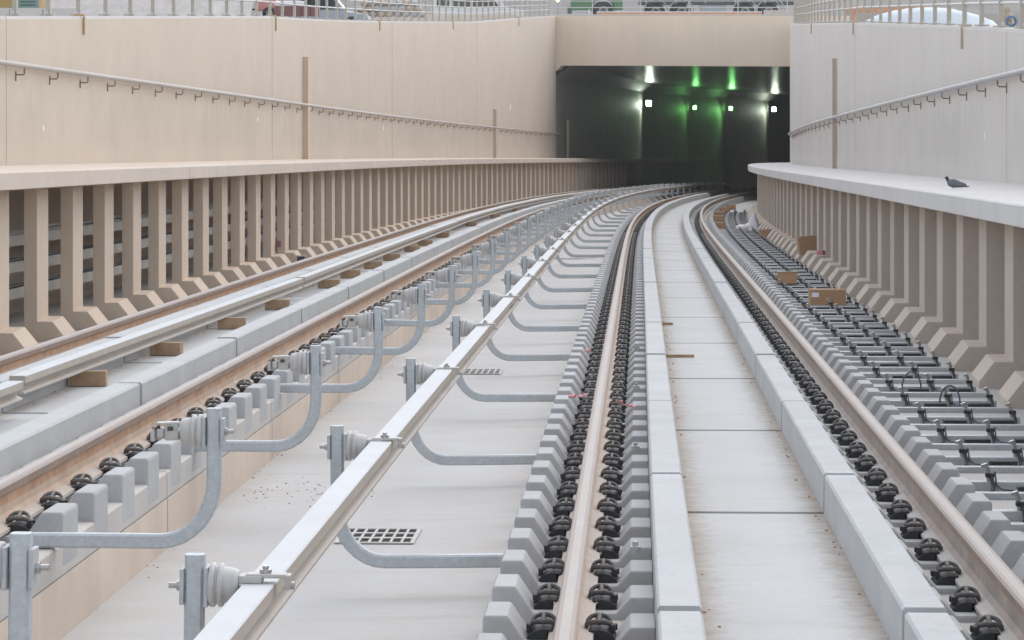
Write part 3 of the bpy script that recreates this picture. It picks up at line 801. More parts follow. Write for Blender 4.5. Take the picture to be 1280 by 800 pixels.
def z_ceil(y): return SOF - GRADE * (y - pl.y)
E = [(pl.x - .02, pl.y + .9), (7.29, 161.0), (10.55, 171.5), (13.25, 179.0), (17.05, 191.5), (24.5, 207.0)]
root = empty('tunnel_lining', Matrix.Translation((pl.x, pl.y, -6)))
def child_of(o):
    o.parent = root; o.matrix_parent_inverse = root.matrix_world.inverted()
    return o
STEP = 1.0
def zf(y): return -1.4752 - GRADE * y - 1.6
starts = []
for i in range(len(E) - 1):
    a = Vector((*E[i], 0)); b = Vector((*E[i + 1], 0)); t = (b - a).normalized(); nl = Vector((-t.y, t.x, 0))
    a2 = a + (nl * STEP if i else Vector((0, 0, 0)))
    mb = MB()
    zc = lambda q: z_ceil(q.y)
    hx = -nl * .62
    lo_a, lo_b = a2 + Vector((0, 0, zf(a2.y))), b + Vector((0, 0, zf(b.y)))
    mi_a, mi_b = a2 + Vector((0, 0, zc(a2) - .45)), b + Vector((0, 0, zc(b) - .45))
    up_a, up_b = a2 + hx + Vector((0, 0, zc(a2) + .01)), b + hx + Vector((0, 0, zc(b) + .01))
    out = nl * 1.6
    # inner face, haunch, end face (looking down the tunnel) and the outer back
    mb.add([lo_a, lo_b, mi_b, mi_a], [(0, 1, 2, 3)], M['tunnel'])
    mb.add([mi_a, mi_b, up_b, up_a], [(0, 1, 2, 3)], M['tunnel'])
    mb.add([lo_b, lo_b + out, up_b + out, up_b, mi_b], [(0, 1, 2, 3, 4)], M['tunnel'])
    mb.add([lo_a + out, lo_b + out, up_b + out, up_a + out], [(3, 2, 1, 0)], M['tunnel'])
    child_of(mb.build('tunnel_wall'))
mb = MB()
cs = srange(120, 240, 3); va, vb = [], []
for s in cs:
    p, q = P(s, WL - 9, 0, 'F'), P(s, WR + 8, 0, 'F')
    va.append(Vector((p.x, p.y, z_ceil(p.y)))); vb.append(Vector((q.x, q.y, z_ceil(q.y))))
va[0] = pm @ Vector((-3, .88, 0)); va[0].z = z_ceil(va[0].y); vb[0] = pm @ Vector((W + 3, .88, 0)); vb[0].z = z_ceil(vb[0].y)
va = [va[0]] + [v for v in va[1:] if v.y > va[0].y]; n = min(len(va), len(vb)); va, vb = va[:n], vb[-n:]; vb[0] = pm @ Vector((W + 3, .88, 0)); vb[0].z = z_ceil(vb[0].y)
for i in range(n - 1):
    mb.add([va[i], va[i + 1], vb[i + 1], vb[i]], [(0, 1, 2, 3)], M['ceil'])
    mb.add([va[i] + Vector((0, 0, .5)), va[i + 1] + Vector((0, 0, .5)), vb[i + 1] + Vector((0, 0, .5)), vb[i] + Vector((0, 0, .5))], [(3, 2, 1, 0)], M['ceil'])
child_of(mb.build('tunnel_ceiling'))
mb = MB()
rs = srange(119.6, 235, 3)
for a, b in zip(rs[:-1], rs[1:]):
    p, q = P(a, WR + .1, 0, 'F'), P(b, WR + .1, 0, 'F')
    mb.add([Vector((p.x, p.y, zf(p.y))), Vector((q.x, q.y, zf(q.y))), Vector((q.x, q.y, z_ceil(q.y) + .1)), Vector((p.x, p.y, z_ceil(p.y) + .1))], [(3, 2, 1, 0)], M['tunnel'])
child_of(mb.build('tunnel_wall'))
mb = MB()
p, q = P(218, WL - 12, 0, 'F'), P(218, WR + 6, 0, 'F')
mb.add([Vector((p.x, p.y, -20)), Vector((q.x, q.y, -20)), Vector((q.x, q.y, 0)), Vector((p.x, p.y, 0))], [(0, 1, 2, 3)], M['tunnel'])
child_of(mb.build('tunnel_wall'))  # end cap added across the bore so the tunnel stays dark
tag(root, 'shaded concrete tunnel interior with stepped left wall beyond the portal', 'tunnel')
tf = sweep('tunnel_floor', [(-17, -.42), (9, -.42)], srange(121, 240, 2), 'F', M['tunnel'], closed=False); tag(tf, kind='structure')

# tunnel lamps on the steps of the wall
for i, (e, off, dz, col, mat, lab) in enumerate(((E[1], .36, 0, (.82, 1, .80), 'lamp_white', 'bright white green lamp on tunnel wall, leftmost of the four'),
                                 (E[2], .34, 0, (.25, 1, .25), 'lamp_green', 'small dim green lamp in the tunnel, second from the left'),
                                 (E[3], .36, 0, (.30, 1, .30), 'lamp_green', 'small yellow green lamp in the tunnel, third from the left'),
                                 (E[4], .38, 0, (.85, 1, .80), 'lamp_white', 'bright white lamp in the tunnel, rightmost of the four'))):
    yy = e[1] + .25; zz = [-112, -117.5, -118.5, -119.5][i] * yy / 3600
    b = Vector((e[0] + off, yy, zz))
    root = empty('tunnel_lamp', Matrix.Translation(b))
    sz = [.16, .11, .12, .15][i]
    mb = MB(); mb.box((0, -.10, 0), (sz * 1.7, .04, sz * 1.9), M[mat], .03); mb.build('lens', root)
    mb = MB(); mb.box((0, .0, 0), (sz * 2, .16, sz * 2.2), M['dark'], .02); mb.tube([(0, .05, 0), (-off - .2, .05, 0)], .03, M['dark'], 8); mb.build('housing', root)
    tag(root, lab, 'lamp', 'lamps along the tunnel wall')
    li = bpy.data.lights.new('tunnel_light', 'SPOT'); li.energy = [42, 15, 28, 42][i]; li.color = col; li.spot_size = math.radians(150); li.spot_blend = .6; li.shadow_soft_size = .1
    lo = bpy.data.objects.new('tunnel_light', li); C.objects.link(lo); lo.parent = root
    lo.matrix_basis = Matrix.Translation((.05, -.75, -.1)) @ Matrix.Rotation(math.radians(90), 4, 'X') @ Matrix.Rotation(math.radians(180), 4, 'Y')
    lo.rotation_euler = Vector((-.30, -1, -.42)).to_track_quat('-Z', 'Y').to_euler()

# ------------------------------------------------------------------ cable bracket rows on the right floor
def cable_row():
    root = empty('cable_support')
    mb = MB()
    mb.prism([(-.42, 0), (.43, 0), (.43, .05), (-.42, .05)], .05, .135, M['galv_dark'], bev=.004); mb.build('channel_bar', root)
    mb = MB(); mb.prism([(-.42, 0), (.47, 0), (.47, .035), (-.42, .035)], -.32, -.24, M['galv_dark'], bev=.004); mb.build('channel_bar', root)
    for k, x in enumerate((-.21, .09, .38)):
        mb = MB()
        mb.tube([(x, .085, .05), (x - .008, .085, .115), (x - .022, .082, .14)], .012, M['bolt'], 7)
        mb.box((x + .004, .08, .082), (.045, .04, .022), M['pad'], .004)
        mb.tube([(x + .012, .07, .08), (x + .018, .02, .03), (x + .004, -.06, .012)], .010, M['pad'], 6)
        mb.lathe([(0, .018), (.016, .018)], (x - .020, .082, .125), (-.3, 0, 1), M['bolt'], 8, False)
        cl = mb.build('cable_clamp', root)
        if k < 2:
            mb = MB()
            mb.box((x + .20, -.13, .026), (.150, .09, .050), M['pad'], .006); mb.build('black_pad', root)
            mb = MB()
            mb.tube([(x + .03, .075, .10), (x + .035, .04, .035), (x + .06, -.02, .02), (x + .11, -.06, .018), (x + .15, -.09, .02)], .006, M['wire'], 6)
            mb.build('wire', root)
    return root
proto = cable_row()
for i in range(64):
    s = 7.6 + 1.22 * i
    o = proto if i == 0 else copy_tree(proto)
    o.matrix_world = frame(s, 1.52, -.312, 'F') @ Matrix.Rotation(random.uniform(-.02, .02), 4, 'Z')
    tag(o, 'cable support row with black pads on right trackbed, %s from near end' % nth(i), 'cable support', 'cable support rows beside the right rail')
# two wire hoops standing up on the pads
for i, (s, d) in enumerate(((14.9, 1.62), (16.1, 1.47))):
    mb = MB(); pts = []
    for k in range(13):
        an = PI * k / 12; pts.append((-.07 * math.cos(an), 0, .14 * math.sin(an) ** .8))
    mb.tube(pts, .007, M['wire'], 6)
    o = mb.build('wire_hoop', None, frame(s, d, -.29, 'F')); tag(o, '%s looped wire hoop standing over the black pads beside right rail' % ('nearer' if i == 0 else 'farther'), 'wire hoop', 'wire hoops')

# ------------------------------------------------------------------ loose things on the right trackbed
def carton(name, s, d, h, size, rot, lab, label_patch=False, tilt=0.0):
    root = empty(name, frame(s, d, h, 'F') @ Matrix.Rotation(rot, 4, 'Z') @ Matrix.Rotation(tilt, 4, 'Y'))
    w, l, t = size
    mb = MB(); mb.box((0, 0, t / 2), (w, l, t), M['card'], .004); mb.build('box_body', root)
    mb = MB()
    mb.box((-.003, -l * .25, t + .004), (w + .006, l * .49, .006), M['card'], .001, Matrix.Rotation(random.uniform(-.03, .05), 4, 'X'))
    mb.box((.004, l * .25, t + .006), (w + .006, l * .48, .006), M['card'], .001, Matrix.Rotation(random.uniform(-.05, .02), 4, 'X')); mb.build('flap', root)
    mb = MB(); mb.box((0, 0, t + .0125), (w * 1.0, .05, .002), M['card_tape']); mb.build('tape', root)
    if label_patch:
        mb = MB(); mb.box((-w * .36, -l / 2 - .0025, t * .68), (w * .2, .003, t * .3), M['paper']); mb.build('paper_label', root)
    tag(root, lab, 'cardboard box', 'cardboard boxes on the trackbed')
HF = -.31
carton('cardboard_box', 27.6, 1.60, HF + .05, (.40, .28, .165), .03, 'large brown cardboard box with white label on the cable supports', True)
carton('cardboard_box', 32.9, 1.42, HF + .05, (.255, .24, .14), -.06, 'brown cardboard box on the cable supports beside the right rail, second nearest')
carton('cardboard_box', 41.9, 2.22, HF + .14, (.32, .25, .27), .1, 'tall tan cardboard box leaning on rib feet under the right walkway', False, -.1)
carton('cardboard_box', 54.5, 2.02, HF, (.29, .26, .20), -.1, 'brown cardboard box in front of the white sheeting', False)
carton('cardboard_box', 62.5, 1.18, HF, (.27, .26, .16), .05, 'brown cardboard box, lower of the stacked pair beside right rail')
carton('cardboard_box', 62.9, 1.16, HF + .18, (.26, .25, .15), -.04, 'brown cardboard box, upper of the stacked pair beside right rail')
carton('cardboard_box', 77.5, 1.20, HF, (.30, .3, .17), .1, 'small brown cardboard box left of the two farthest ones')
carton('cardboard_box', 86.5, 1.24, HF, (.30, .3, .16), -.1, 'small brown cardboard box, left one of the farthest pair')
carton('cardboard_box', 92.5, 1.33, HF, (.28, .3, .16), .15, 'small brown cardboard box farthest along the right trackbed')
# white plastic sheeting bundle
mb = MB()
rings = [(.0, .17, .15), (.08, .165, .14), (.18, .12, .11), (.28, .075, .075), (.36, .045, .045), (.42, .018, .02)]
vs, fs, nn = [], [], 18
for j, (z, rx, ry) in enumerate(rings):
    for k in range(nn):
        a = 2 * PI * k / nn; w = 1 + .10 * math.sin(5 * a + j * .4) + random.uniform(-.03, .03)
        vs.append((rx * w * math.cos(a) + .03 * z, ry * w * math.sin(a), z))
for j in range(len(rings) - 1):
    for k in range(nn): fs.append((j * nn + k, j * nn + (k + 1) % nn, (j + 1) * nn + (k + 1) % nn, (j + 1) * nn + k))
fs.append(tuple(range((len(rings) - 1) * nn, len(rings) * nn)))
mb.add(vs, fs, M['plastic'], True)
mb.ball((-.24, -.02, .06), (.17, .14, .085), M['plastic'], 3, .05); mb.ball((-.10, .0, .07), (.13, .13, .10), M['plastic'], 3, .05)
o = mb.build('plastic_sheeting', None, frame(61.2, 1.93, HF + .02, 'F')); tag(o, 'bundled white plastic sheeting with a pointed peak on the right trackbed', 'plastic sheeting')
mb = MB(); mb.box((0, 0, .02), (.62, .16, .03), M['wood'], .003); o = mb.build('plank', None, frame(58.6, 2.12, HF, 'F')); tag(o, 'short wooden plank lying in front of the white sheeting', 'plank')
# red brick-like packet on a rib foot
mb = MB(); mb.box((-.03, 0, .035), (.09, .10, .07), M['pink'], .004); mb.box((.045, 0, .035), (.06, .10, .068), M['maroon'], .004)
o = mb.build('red_packet', None, frame(38.55, 2.22, -.085, 'F')); tag(o, 'small red and pink packet lying on a rib foot under the right walkway', 'packet')
mb = MB(); mb.box((0, 0, .05), (.10, .10, .10), M['maroon'], .01); o = mb.build('maroon_box', None, frame(38.6, -2.24, -.17, 'V')); tag(o, 'small maroon box resting on a rib foot under the left walkway', 'box')
mb = MB(); mb.box((0, 0, .05), (.11, .10, .10), M['dark'], .01); mb.box((0, -.02, .11), (.13, .12, .02), M['steel_grey'], .005); o = mb.build('black_box', None, frame(37.2, -1.72, -.36, 'V')); tag(o, 'small black box with grey lid between rib feet and the left rail', 'box')
# pigeon on the right walkway
mb = MB(); spine = []
prof = [(-.135, .030, .020), (-.115, .050, .048), (-.08, .055, .062), (-.03, .055, .066), (.03, .047, .056), (.08, .037, .036), (.12, .030, .020), (.17, .024, .010), (.205, .022, .005)]
vs, fs, nn = [], [], 14
zc = {0: .088, 1: .078, 2: .075, 3: .072, 4: .062, 5: .047, 6: .034, 7: .026, 8: .030}
for j, (x, ry, rz) in enumerate(prof):
    for k in range(nn):
        a = 2 * PI * k / nn; vs.append((x, ry * math.cos(a), zc[j] + rz * math.sin(a)))
for j in range(len(prof) - 1):
    for k in range(nn): fs.append((j * nn + k, j * nn + (k + 1) % nn, (j + 1) * nn + (k + 1) % nn, (j + 1) * nn + k))
fs.append(tuple(reversed(range(nn)))); fs.append(tuple(range((len(prof) - 1) * nn, len(prof) * nn)))
mb.add(vs, fs, M['pigeon'], True)
# neck, head, beak grow out of the breast
mb.tube([(-.10, 0, .085), (-.125, 0, .115), (-.137, 0, .14)], .026, M['pigeon_dark'], 10)
mb.ball((-.142, 0, .152), (.028, .022, .024), M['pigeon_dark'], 2)
mb.tube([(-.165, 0, .150), (-.182, 0, .146), (-.192, 0, .141)], .006, M['steel_grey'], 6)
for y in (-.018, .018):
    mb.tube([(-.03, y, .02), (-.035, y, .0)], .006, M['maroon'], 6); mb.tube([(-.035, y, .004), (-.065, y, .004)], .004, M['maroon'], 6)
    mb.ball((-.158, y * 1.05, .156), (.004, .004, .004), M['maroon'], 1)
pg = frame(21.3, 2.36, 1.125, 'W', True)
o = mb.build('pigeon', None, pg @ Matrix.Rotation(-.25, 4, 'Z') @ Matrix.Scale(.60, 4)); tag(o, 'grey pigeon with dark head crouching on the right walkway', 'pigeon')
mb = MB(); mb.ball((.0, .0, .045), (.025, .085, .035), M['pigeon_dark'], 2)
for sg in (-1, 1):
    mb2 = MB(); mb2.ball((.03, .050 * sg, .062), (.125, .012, .036), M['pigeon'], 2, 0, Matrix.Rotation(.16, 4, 'Y'))
    wng = mb2.build('wing'); wng.parent = o; wng.matrix_parent_inverse = Matrix()
# red and white tape scraps on the clips
for i, (s, d, lab) in enumerate(((13.1, -.89, 'red and white tape scrap snagged on clips, nearest on the left of the rail'), (17.4, -.90, 'red and white tape scrap snagged on clips, farther on the left of the rail'),
                                 (12.6, -.60, 'red tape scrap on the channel side of the rail'))):
    mb = MB()
    for k in range(5):
        q = Matrix.Rotation(random.uniform(0, 3), 4, 'Z') @ Matrix.Rotation(random.uniform(-.9, .9), 4, 'X')
        mb.box((random.uniform(-.05, .05), random.uniform(-.04, .04), .03 + random.uniform(-.01, .02)), (random.uniform(.03, .055), .022, .004), M['pink'], .001, q)
    o = mb.build('tape_scrap', None, frame(s, d, -.12, 'R')); tag(o, lab, 'tape scrap', 'scraps of red and white tape')
# timber offcuts in the right channel
for i, (s, d, L, lab) in enumerate(((22.2, -.255, .11, 'shorter brown stick lying in the right channel'), (17.9, -.195, .23, 'longer brown stick lying in the right channel'))):
    mb = MB(); mb.box((0, 0, .012), (L, .03, .022), M['wood'], .003, Matrix.Rotation(.04, 4, 'Z')); o = mb.build('wood_stick', None, frame(s, d, -.176, 'R')); tag(o, lab, 'stick', 'sticks in the right channel')
mb = MB(); mb.tube([(0, 0, .0), (.02, 0, .035), (.0, .02, .07), (-.02, 0, .1)], .006, M['rail_web'], 6); o = mb.build('rail_bond', None, frame(24.6, .66, -.16, 'R')); tag(o, 'rusty looped rail bond against the inner side of the right rail', 'rail bond')
mb = MB(); mb.lathe([(0, .022), (.03, .022), (.032, .012), (.05, .012)], (0, 0, 0), (0, 0, 1), M['galv_dark'], 8, False); me = mb.mesh('anchor_bolt'); pr0 = None
for i, s in enumerate((6.35, 10.2, 14.1, 18.0)):
    o = pr0.copy() if pr0 else mesh_obj('anchor_bolt', me)
    if pr0: C.objects.link(o)
    pr0 = pr0 or o
    o.matrix_world = frame(s, -.535, -.124, 'R'); tag(o, 'grey anchor bolt beside the channel, %s from near end' % nth(i), 'anchor bolt', 'anchor bolts beside the channel')
# small stones on the trackbed
mb = MB()
for k in range(90):
    s, d = random.gauss(10.6, .35), random.uniform(-2.65, -1.95)
    p = P(s, d, -.398, 'F'); r = random.uniform(.002, .006); mb.ball(p, (r, r, r * .7), M['rail_side'], 1, .2)
o = mb.build('stone_chips'); tag(o, 'scatter of small dark stone chips on the trackbed', 'stone chips', None, 'stuff')
mb = MB()
for k in range(420):
    if random.random() < .6: s, d, h, md = random.uniform(9, 40), random.choice((-.30, .30)) + random.gauss(0, .05), -.176, 'L'
    else: s, d, h, md = random.uniform(3, 40), random.choice((-.29, .29)) + random.gauss(0, .02), -.176, 'R'
    if abs(d) > .315: continue
    p = P(s, d, h, md); r = random.uniform(.003, .009); mb.ball(p, (r, r, r * .6), M['wood'], 1, .2)
for k in range(260):
    s = random.uniform(6, 34); d = -2.775 + abs(random.gauss(0, .05)); p = P(s, d, -.398, 'F'); r = random.uniform(.002, .007); mb.ball(p, (r, r, r * .6), M['wood'] if random.random() < .5 else M['rail_side'], 1, .2)
for k in range(160):
    s = random.uniform(4.5, 22); d = random.uniform(-.60, -.49); p = P(s, d, -.206, 'R'); r = random.uniform(.002, .008); mb.ball(p, (r, r, r * .6), M['wood'], 1, .2)
o = mb.build('channel_debris'); tag(o, 'crumbs of soil and wood along the channel edges', 'debris', None, 'stuff')

# drain gratings in the trackbed
def grating(s, d, w, l, lab):
    root = empty('drain_grating', frame(s, d, -.399, 'F') if False else None)
    m = frame(s, d, -.399, 'F'); root.matrix_world = m
    mb = MB(); mb.box((0, 0, -.001), (w, l, .004), M['slot_shade']); mb.build('slot_shade', root)  # flat near-black sheet paints the shade inside the slots
    mb = MB(); nx, ny = 7, 3
    for i in range(nx + 1): mb.box((-w / 2 + w * i / nx, 0, .005), (.012 if 0 < i < nx else .020, l, .006), M['grate'])
    for j in range(ny + 1): mb.box((0, -l / 2 + l * j / ny, .0055), (w + .02, .034 if 0 < j < ny else .022, .006), M['grate'])
    mb.build('grate', root); tag(root, lab, 'drain grating', 'drain gratings in the trackbed')
grating(8.85, -1.775, .36, .50, 'nearest cast drain grating in the trackbed with dark slots')
grating(19.2, -1.86, .36, .50, 'second cast drain grating farther along the trackbed')
grating(45.5, -1.75, .9, .3, 'far drain grating in the trackbed between two arms')

# plaster patches on the walls
for i, (s, h, w, t, mode, d, lab) in enumerate(((27.4, 1.55, .10, .085, 'V', WL - LOFF + .002, 'nearest white plaster patch low on left wall'),
                    (45.6, 1.85, .14, .11, 'V', WL - LOFF + .002, 'white plaster patch low on left wall just short of the joint'),
                    (49.2, 2.05, .12, .12, 'V', WL - LOFF + .002, 'white plaster patch on left wall just past the joint'),
                    (67.5, 1.9, .2, .12, 'V', WL - LOFF + .002, 'white plaster patch low on left wall near its middle'),
                    (103.2, 3.05, .3, .3, 'V', WL - LOFF + .002, 'white vertical plaster patch high on left wall near the portal'),
                    (27.0, 1.62, .07, .1, 'W', WR - .002, 'white plaster patch low on the right wall'))):
    mb = MB(); pts = []
    for k in range(10):
        a = 2 * PI * k / 10; q = random.uniform(.7, 1.1); pts.append((w / 2 * q * math.cos(a), t / 2 * q * math.sin(a)))
    m = frame(s, d, h, mode, True); sg = 1 if mode == 'V' else -1
    vs = [(0, y, z) for y, z in pts] + [(.004 * sg, y * .9, z * .9) for y, z in pts]
    mb.add(vs, [tuple(range(10, 20))] + [(k, (k + 1) % 10, (k + 1) % 10 + 10, k + 10) for k in range(10)], M['mark'])
    o = mb.build('plaster_patch', None, m); tag(o, lab, 'plaster patch', 'white plaster patches on the walls')

# ------------------------------------------------------------------ the ground above and what stands on it
GZ = -.95
mb = MB()
ls = srange(-9, 120.4, 2)
for a, b in zip(ls[:-1], ls[1:]):
    p, q = P(a, WL - .3, 0, 'F'), P(b, WL - .3, 0, 'F')
    mb.add([(-1500, p.y, GZ), (p.x, p.y, GZ), (q.x, q.y, GZ), (-1500, q.y, GZ)], [(0, 1, 2, 3)], M['ground'])
    p, q = P(a, WR + .3, 0, 'F'), P(b, WR + .3, 0, 'F')
    mb.add([(p.x, p.y, GZ), (1500, p.y, GZ), (1500, q.y, GZ), (q.x, q.y, GZ)], [(0, 1, 2, 3)], M['ground'])
yl, yr = P(120.4, WL - .3, 0, 'F'), P(120.4, WR + .3, 0, 'F')
mb.add([(-1500, yl.y, GZ), (yl.x, yl.y, GZ), (yr.x, yr.y, GZ), (1500, yr.y, GZ), (1500, 2500, GZ), (-1500, 2500, GZ)], [(0, 1, 2, 3, 4, 5)], M['ground'])
pa, pb = P(-9, WL - .3, 0, 'F'), P(-9, WR + .3, 0, 'F')
mb.add([(-1500, pa.y, GZ), (-1500, -1500, GZ), (1500, -1500, GZ), (1500, pb.y, GZ), (pb.x, pb.y, GZ), (pa.x, pa.y, GZ)], [(0, 1, 2, 3, 4, 5)], M['ground'])
mb.add([(pa.x, pa.y, GZ), (pb.x, pb.y, GZ), (pb.x, pb.y, -2.2), (pa.x, pa.y, -2.2)], [(3, 2, 1, 0)], M['wall_grey'])
o = mb.build('ground'); tag(o, kind='structure')
def bank(x0, x1, y0, hgt, depth, mat, seed):
    rnd = random.Random(seed); mb = MB(); nx = 60; ny = 6; vs = []
    for j in range(ny):
        t = j / (ny - 1)
        for i in range(nx):
            x = x0 + (x1 - x0) * i / (nx - 1)
            vs.append((x, y0 + depth * t + rnd.uniform(-.15, .15), GZ - .1 + hgt * math.sin(t * PI / 2) * (1 + rnd.uniform(-.03, .03))))
    fs = [(j * nx + i, j * nx + i + 1, (j + 1) * nx + i + 1, (j + 1) * nx + i) for j in range(ny - 1) for i in range(nx - 1)]
    mb.add(vs, fs, mat, True); o = mb.build('embankment'); tag(o, kind='structure'); return o
bank(-150, 160, 235, 6.0, 30, M['bank'], 3)
bank(-17.5, -8.2, 88, 2.6, 9, M['gravel'], 5)
def K(px, D): return (px - 640) * D / F
def Z(py, D): return -(py - 17) * D / F

def wheel(mb, c, r, w, axis='y'):
    ax = Vector((0, 1, 0)) if axis == 'y' else Vector((1, 0, 0))
    mb.lathe([(-w / 2, r * .5), (-w / 2, r * .92), (-w / 2 + .03, r), (w / 2 - .03, r), (w / 2, r * .92), (w / 2, r * .5)], c, ax, M['rubber'], 24)
def rim(mb, c, r, w):
    mb.lathe([(-w / 2 - .01, r * .5), (-w / 2 - .015, r * .3), (w / 2 + .015, r * .3), (w / 2 + .01, r * .5)], c, (0, 1, 0), M['steel_grey'], 18)
def car(name, x, y, z, L, H, Wd, paint, lab, kind='saloon', flip=False, glassy=True):
    """side-on vehicle, length along x, nose to +x"""
    root = empty(name, Matrix.Translation((x, y, z)) @ (Matrix.Rotation(PI, 4, 'Z') if flip else Matrix()))
    belt, sill = H * .58, .28
    if kind == 'van':
        body = [(-L / 2, sill), (L / 2 - .1, sill), (L / 2, .5), (L / 2 - .05, belt - .12), (L * .30, belt), (-L / 2 + .02, belt)]
        cab = [(-L / 2 + .03, belt - .02), (L * .32, belt - .02), (L * .17, H), (-L / 2 + .12, H)]
        win = [[(-L * .44, belt + .06), (-L * .30, belt + .06), (-L * .30, H - .14), (-L * .43, H - .14)], [(-L * .27, belt + .06), (-L * .08, belt + .06), (-L * .08, H - .14), (-L * .27, H - .14)], [(-L * .05, belt + .06), (L * .23, belt + .06), (L * .145, H - .14), (-L * .05, H - .14)]]
    else:
        body = [(-L / 2, sill + .05), (L / 2 - .06, sill), (L / 2, .5), (L / 2 - .08, belt - .16), (L * .24, belt - .02), (-L * .40, belt), (-L / 2, belt - .06)]
        cab = [(-L * .40, belt - .03), (L * .25, belt - .03), (L * .10, H), (-L * .25, H)]
        win = [[(-L * .33, belt + .05), (-L * .07, belt + .05), (-L * .07, H - .09), (-L * .22, H - .09)], [(-L * .04, belt + .05), (L * .19, belt + .05), (L * .09, H - .09), (-L * .04, H - .09)]]
    mb = MB(); mb.prism(body, -Wd / 2, Wd / 2, paint, bev=.05); mb.prism(cab, -Wd / 2 + .06, Wd / 2 - .06, paint, bev=.05); mb.build('body', root)
    for w_ in win:
        mb = MB(); mb.prism(w_, -Wd / 2 + .035, -Wd / 2 + .075, M['glass']); mb.build('side_window', root)
        mb = MB(); mb.prism(w_, Wd / 2 - .075, Wd / 2 - .035, M['glass']); mb.build('side_window', root)
    for wx in (-L * .31, L * .31):
        for wy in (-Wd / 2 + .1, Wd / 2 - .1):
            mb = MB(); wheel(mb, (wx, wy, .33), .33, .22); w1 = mb.build('wheel', root)
            mb = MB(); rim(mb, (wx, wy, .33), .33, .23); r1 = mb.build('rim'); r1.parent = w1
    mb = MB(); mb.box((L / 2 - .03, -Wd / 2 + .2, belt - .3), (.08, .3, .14), M['paper'], .02); mb.box((L / 2 - .03, Wd / 2 - .2, belt - .3), (.08, .3, .14), M['paper'], .02); mb.build('headlight', root)
    mb = MB(); mb.box((-L / 2 - .0, -Wd / 2 + .12, belt - .22), (.06, .16, .2), M['red_paint'], .01); mb.build('tail_light', root)
    tag(root, lab, 'car' if kind != 'van' else 'van'); return root
D = 146
car('white_van', K(597, D), D, Z(17.5, D) - .82, 4.7, 1.95, 1.75, M['white_paint'], 'white van with dark side windows parked behind left wall fence', 'van')
D = 92
root = empty('air_compressor', Matrix.Translation((K(334, D), D, Z(17, D) - .22)))
mb = MB(); mb.prism([(-.32, .30), (.30, .30), (.34, .5), (.30, .95), (-.22, .95), (-.34, .7)], -.3, .3, M['red_paint'], bev=.04); mb.build('casing', root)
mb = MB(); wheel(mb, (.10, -.36, .22), .22, .12); w1 = mb.build('wheel', root); mb = MB(); rim(mb, (.10, -.36, .22), .22, .13); r1 = mb.build('rim'); r1.parent = w1
mb = MB(); mb.tube([(-.3, 0, .36), (-.75, 0, .33)], .03, M['dark'], square=True); mb.build('drawbar', root)
tag(root, 'small red compressor with a dark wheel beyond left wall fence', 'compressor')
D = 112
car('grey_car', K(398, D), D + 4, Z(17, D) - .75, 3.6, 1.5, 1.6, M['grey_paint'], 'blue grey car behind the maroon crates beyond left fence')
D = 90
for i in range(5):
    mb = MB(); w = .27
    mb.box((0, 0, .16), (w, .4, .30), M['maroon'], .02)
    for k in range(4): mb.box((-w / 2 + .035 + k * .067, -.205, .16), (.02, .02, .24), M['maroon'], .004)
    mb.box((0, 0, .32), (w + .02, .42, .03), M['maroon'], .006)
    o = mb.build('plastic_crate', None, Matrix.Translation((K(349 + 11.2 * i, D), D, Z(18.5, D) - .06))); tag(o, 'maroon plastic crate beyond left fence, %s from the red compressor' % nth(i), 'crate', 'maroon crates beyond the left fence')
mb = MB(); mb.box((0, 0, .09), (.95, .4, .16), M['white_paint'], .06); o = mb.build('white_sack', None, Matrix.Translation((K(362, D), D, Z(8.5, D) + .005))); tag(o, 'white sack laid across the top of the maroon crates', 'sack')
# stacked sandbags
D = 118; rnd = random.Random(4); cnt = 0
for row in range(3):
    for i in range(9 - row):
        x = K(446 + i * 10.2 + row * 5, D); mb = MB(); bcol = 'tan' if rnd.random() < .55 else 'grey'
        mb.ball((0, 0, .12), (.19, .26, .135), M['sand_bag'] if bcol == 'tan' else M['grey_bag'], 3, .03, Matrix.Rotation(rnd.uniform(-.25, .25), 4, 'Y'))
        o = mb.build('sandbag', None, Matrix.Translation((x, D + rnd.uniform(-.05, .05), Z(19, D) - .08 + row * .23))); cnt += 1
        tag(o, '%s sandbag left of white van, %s row of heap, %s from left' % (bcol, ['bottom', 'middle', 'top'][row], nth(i)), 'sandbag', 'sandbags beyond the left fence')
# low beige barrier under the van
D = 128
mb = MB(); a = K(440, D); b = K(652, D)
mb.box(((a + b) / 2, 0, .1), (b - a, .3, .55), M['slab'], .02); o = mb.build('low_wall', None, Matrix.Translation((0, D, Z(18, D) - .38))); tag(o, 'low beige wall in front of the white van', 'low wall')
# pale concrete barriers far left
D = 78
for i in range(3):
    mb = MB(); L = .88
    mb.prism([(-.3, 0), (.3, 0), (.3, .12), (.12, .34), (.09, .62), (-.09, .62), (-.12, .34), (-.3, .12)], -L / 2, L / 2, M['barrier'], bev=.01)
    o = mb.build('concrete_barrier', None, Matrix.Translation((K(-8 + 41.5 * i, D), D, Z(10, D) - .62)) @ Matrix.Rotation(PI / 2, 4, 'Z')); tag(o, 'pale concrete barrier beyond left fence, %s from the left' % nth(i), 'barrier', 'pale barriers beyond the left fence')
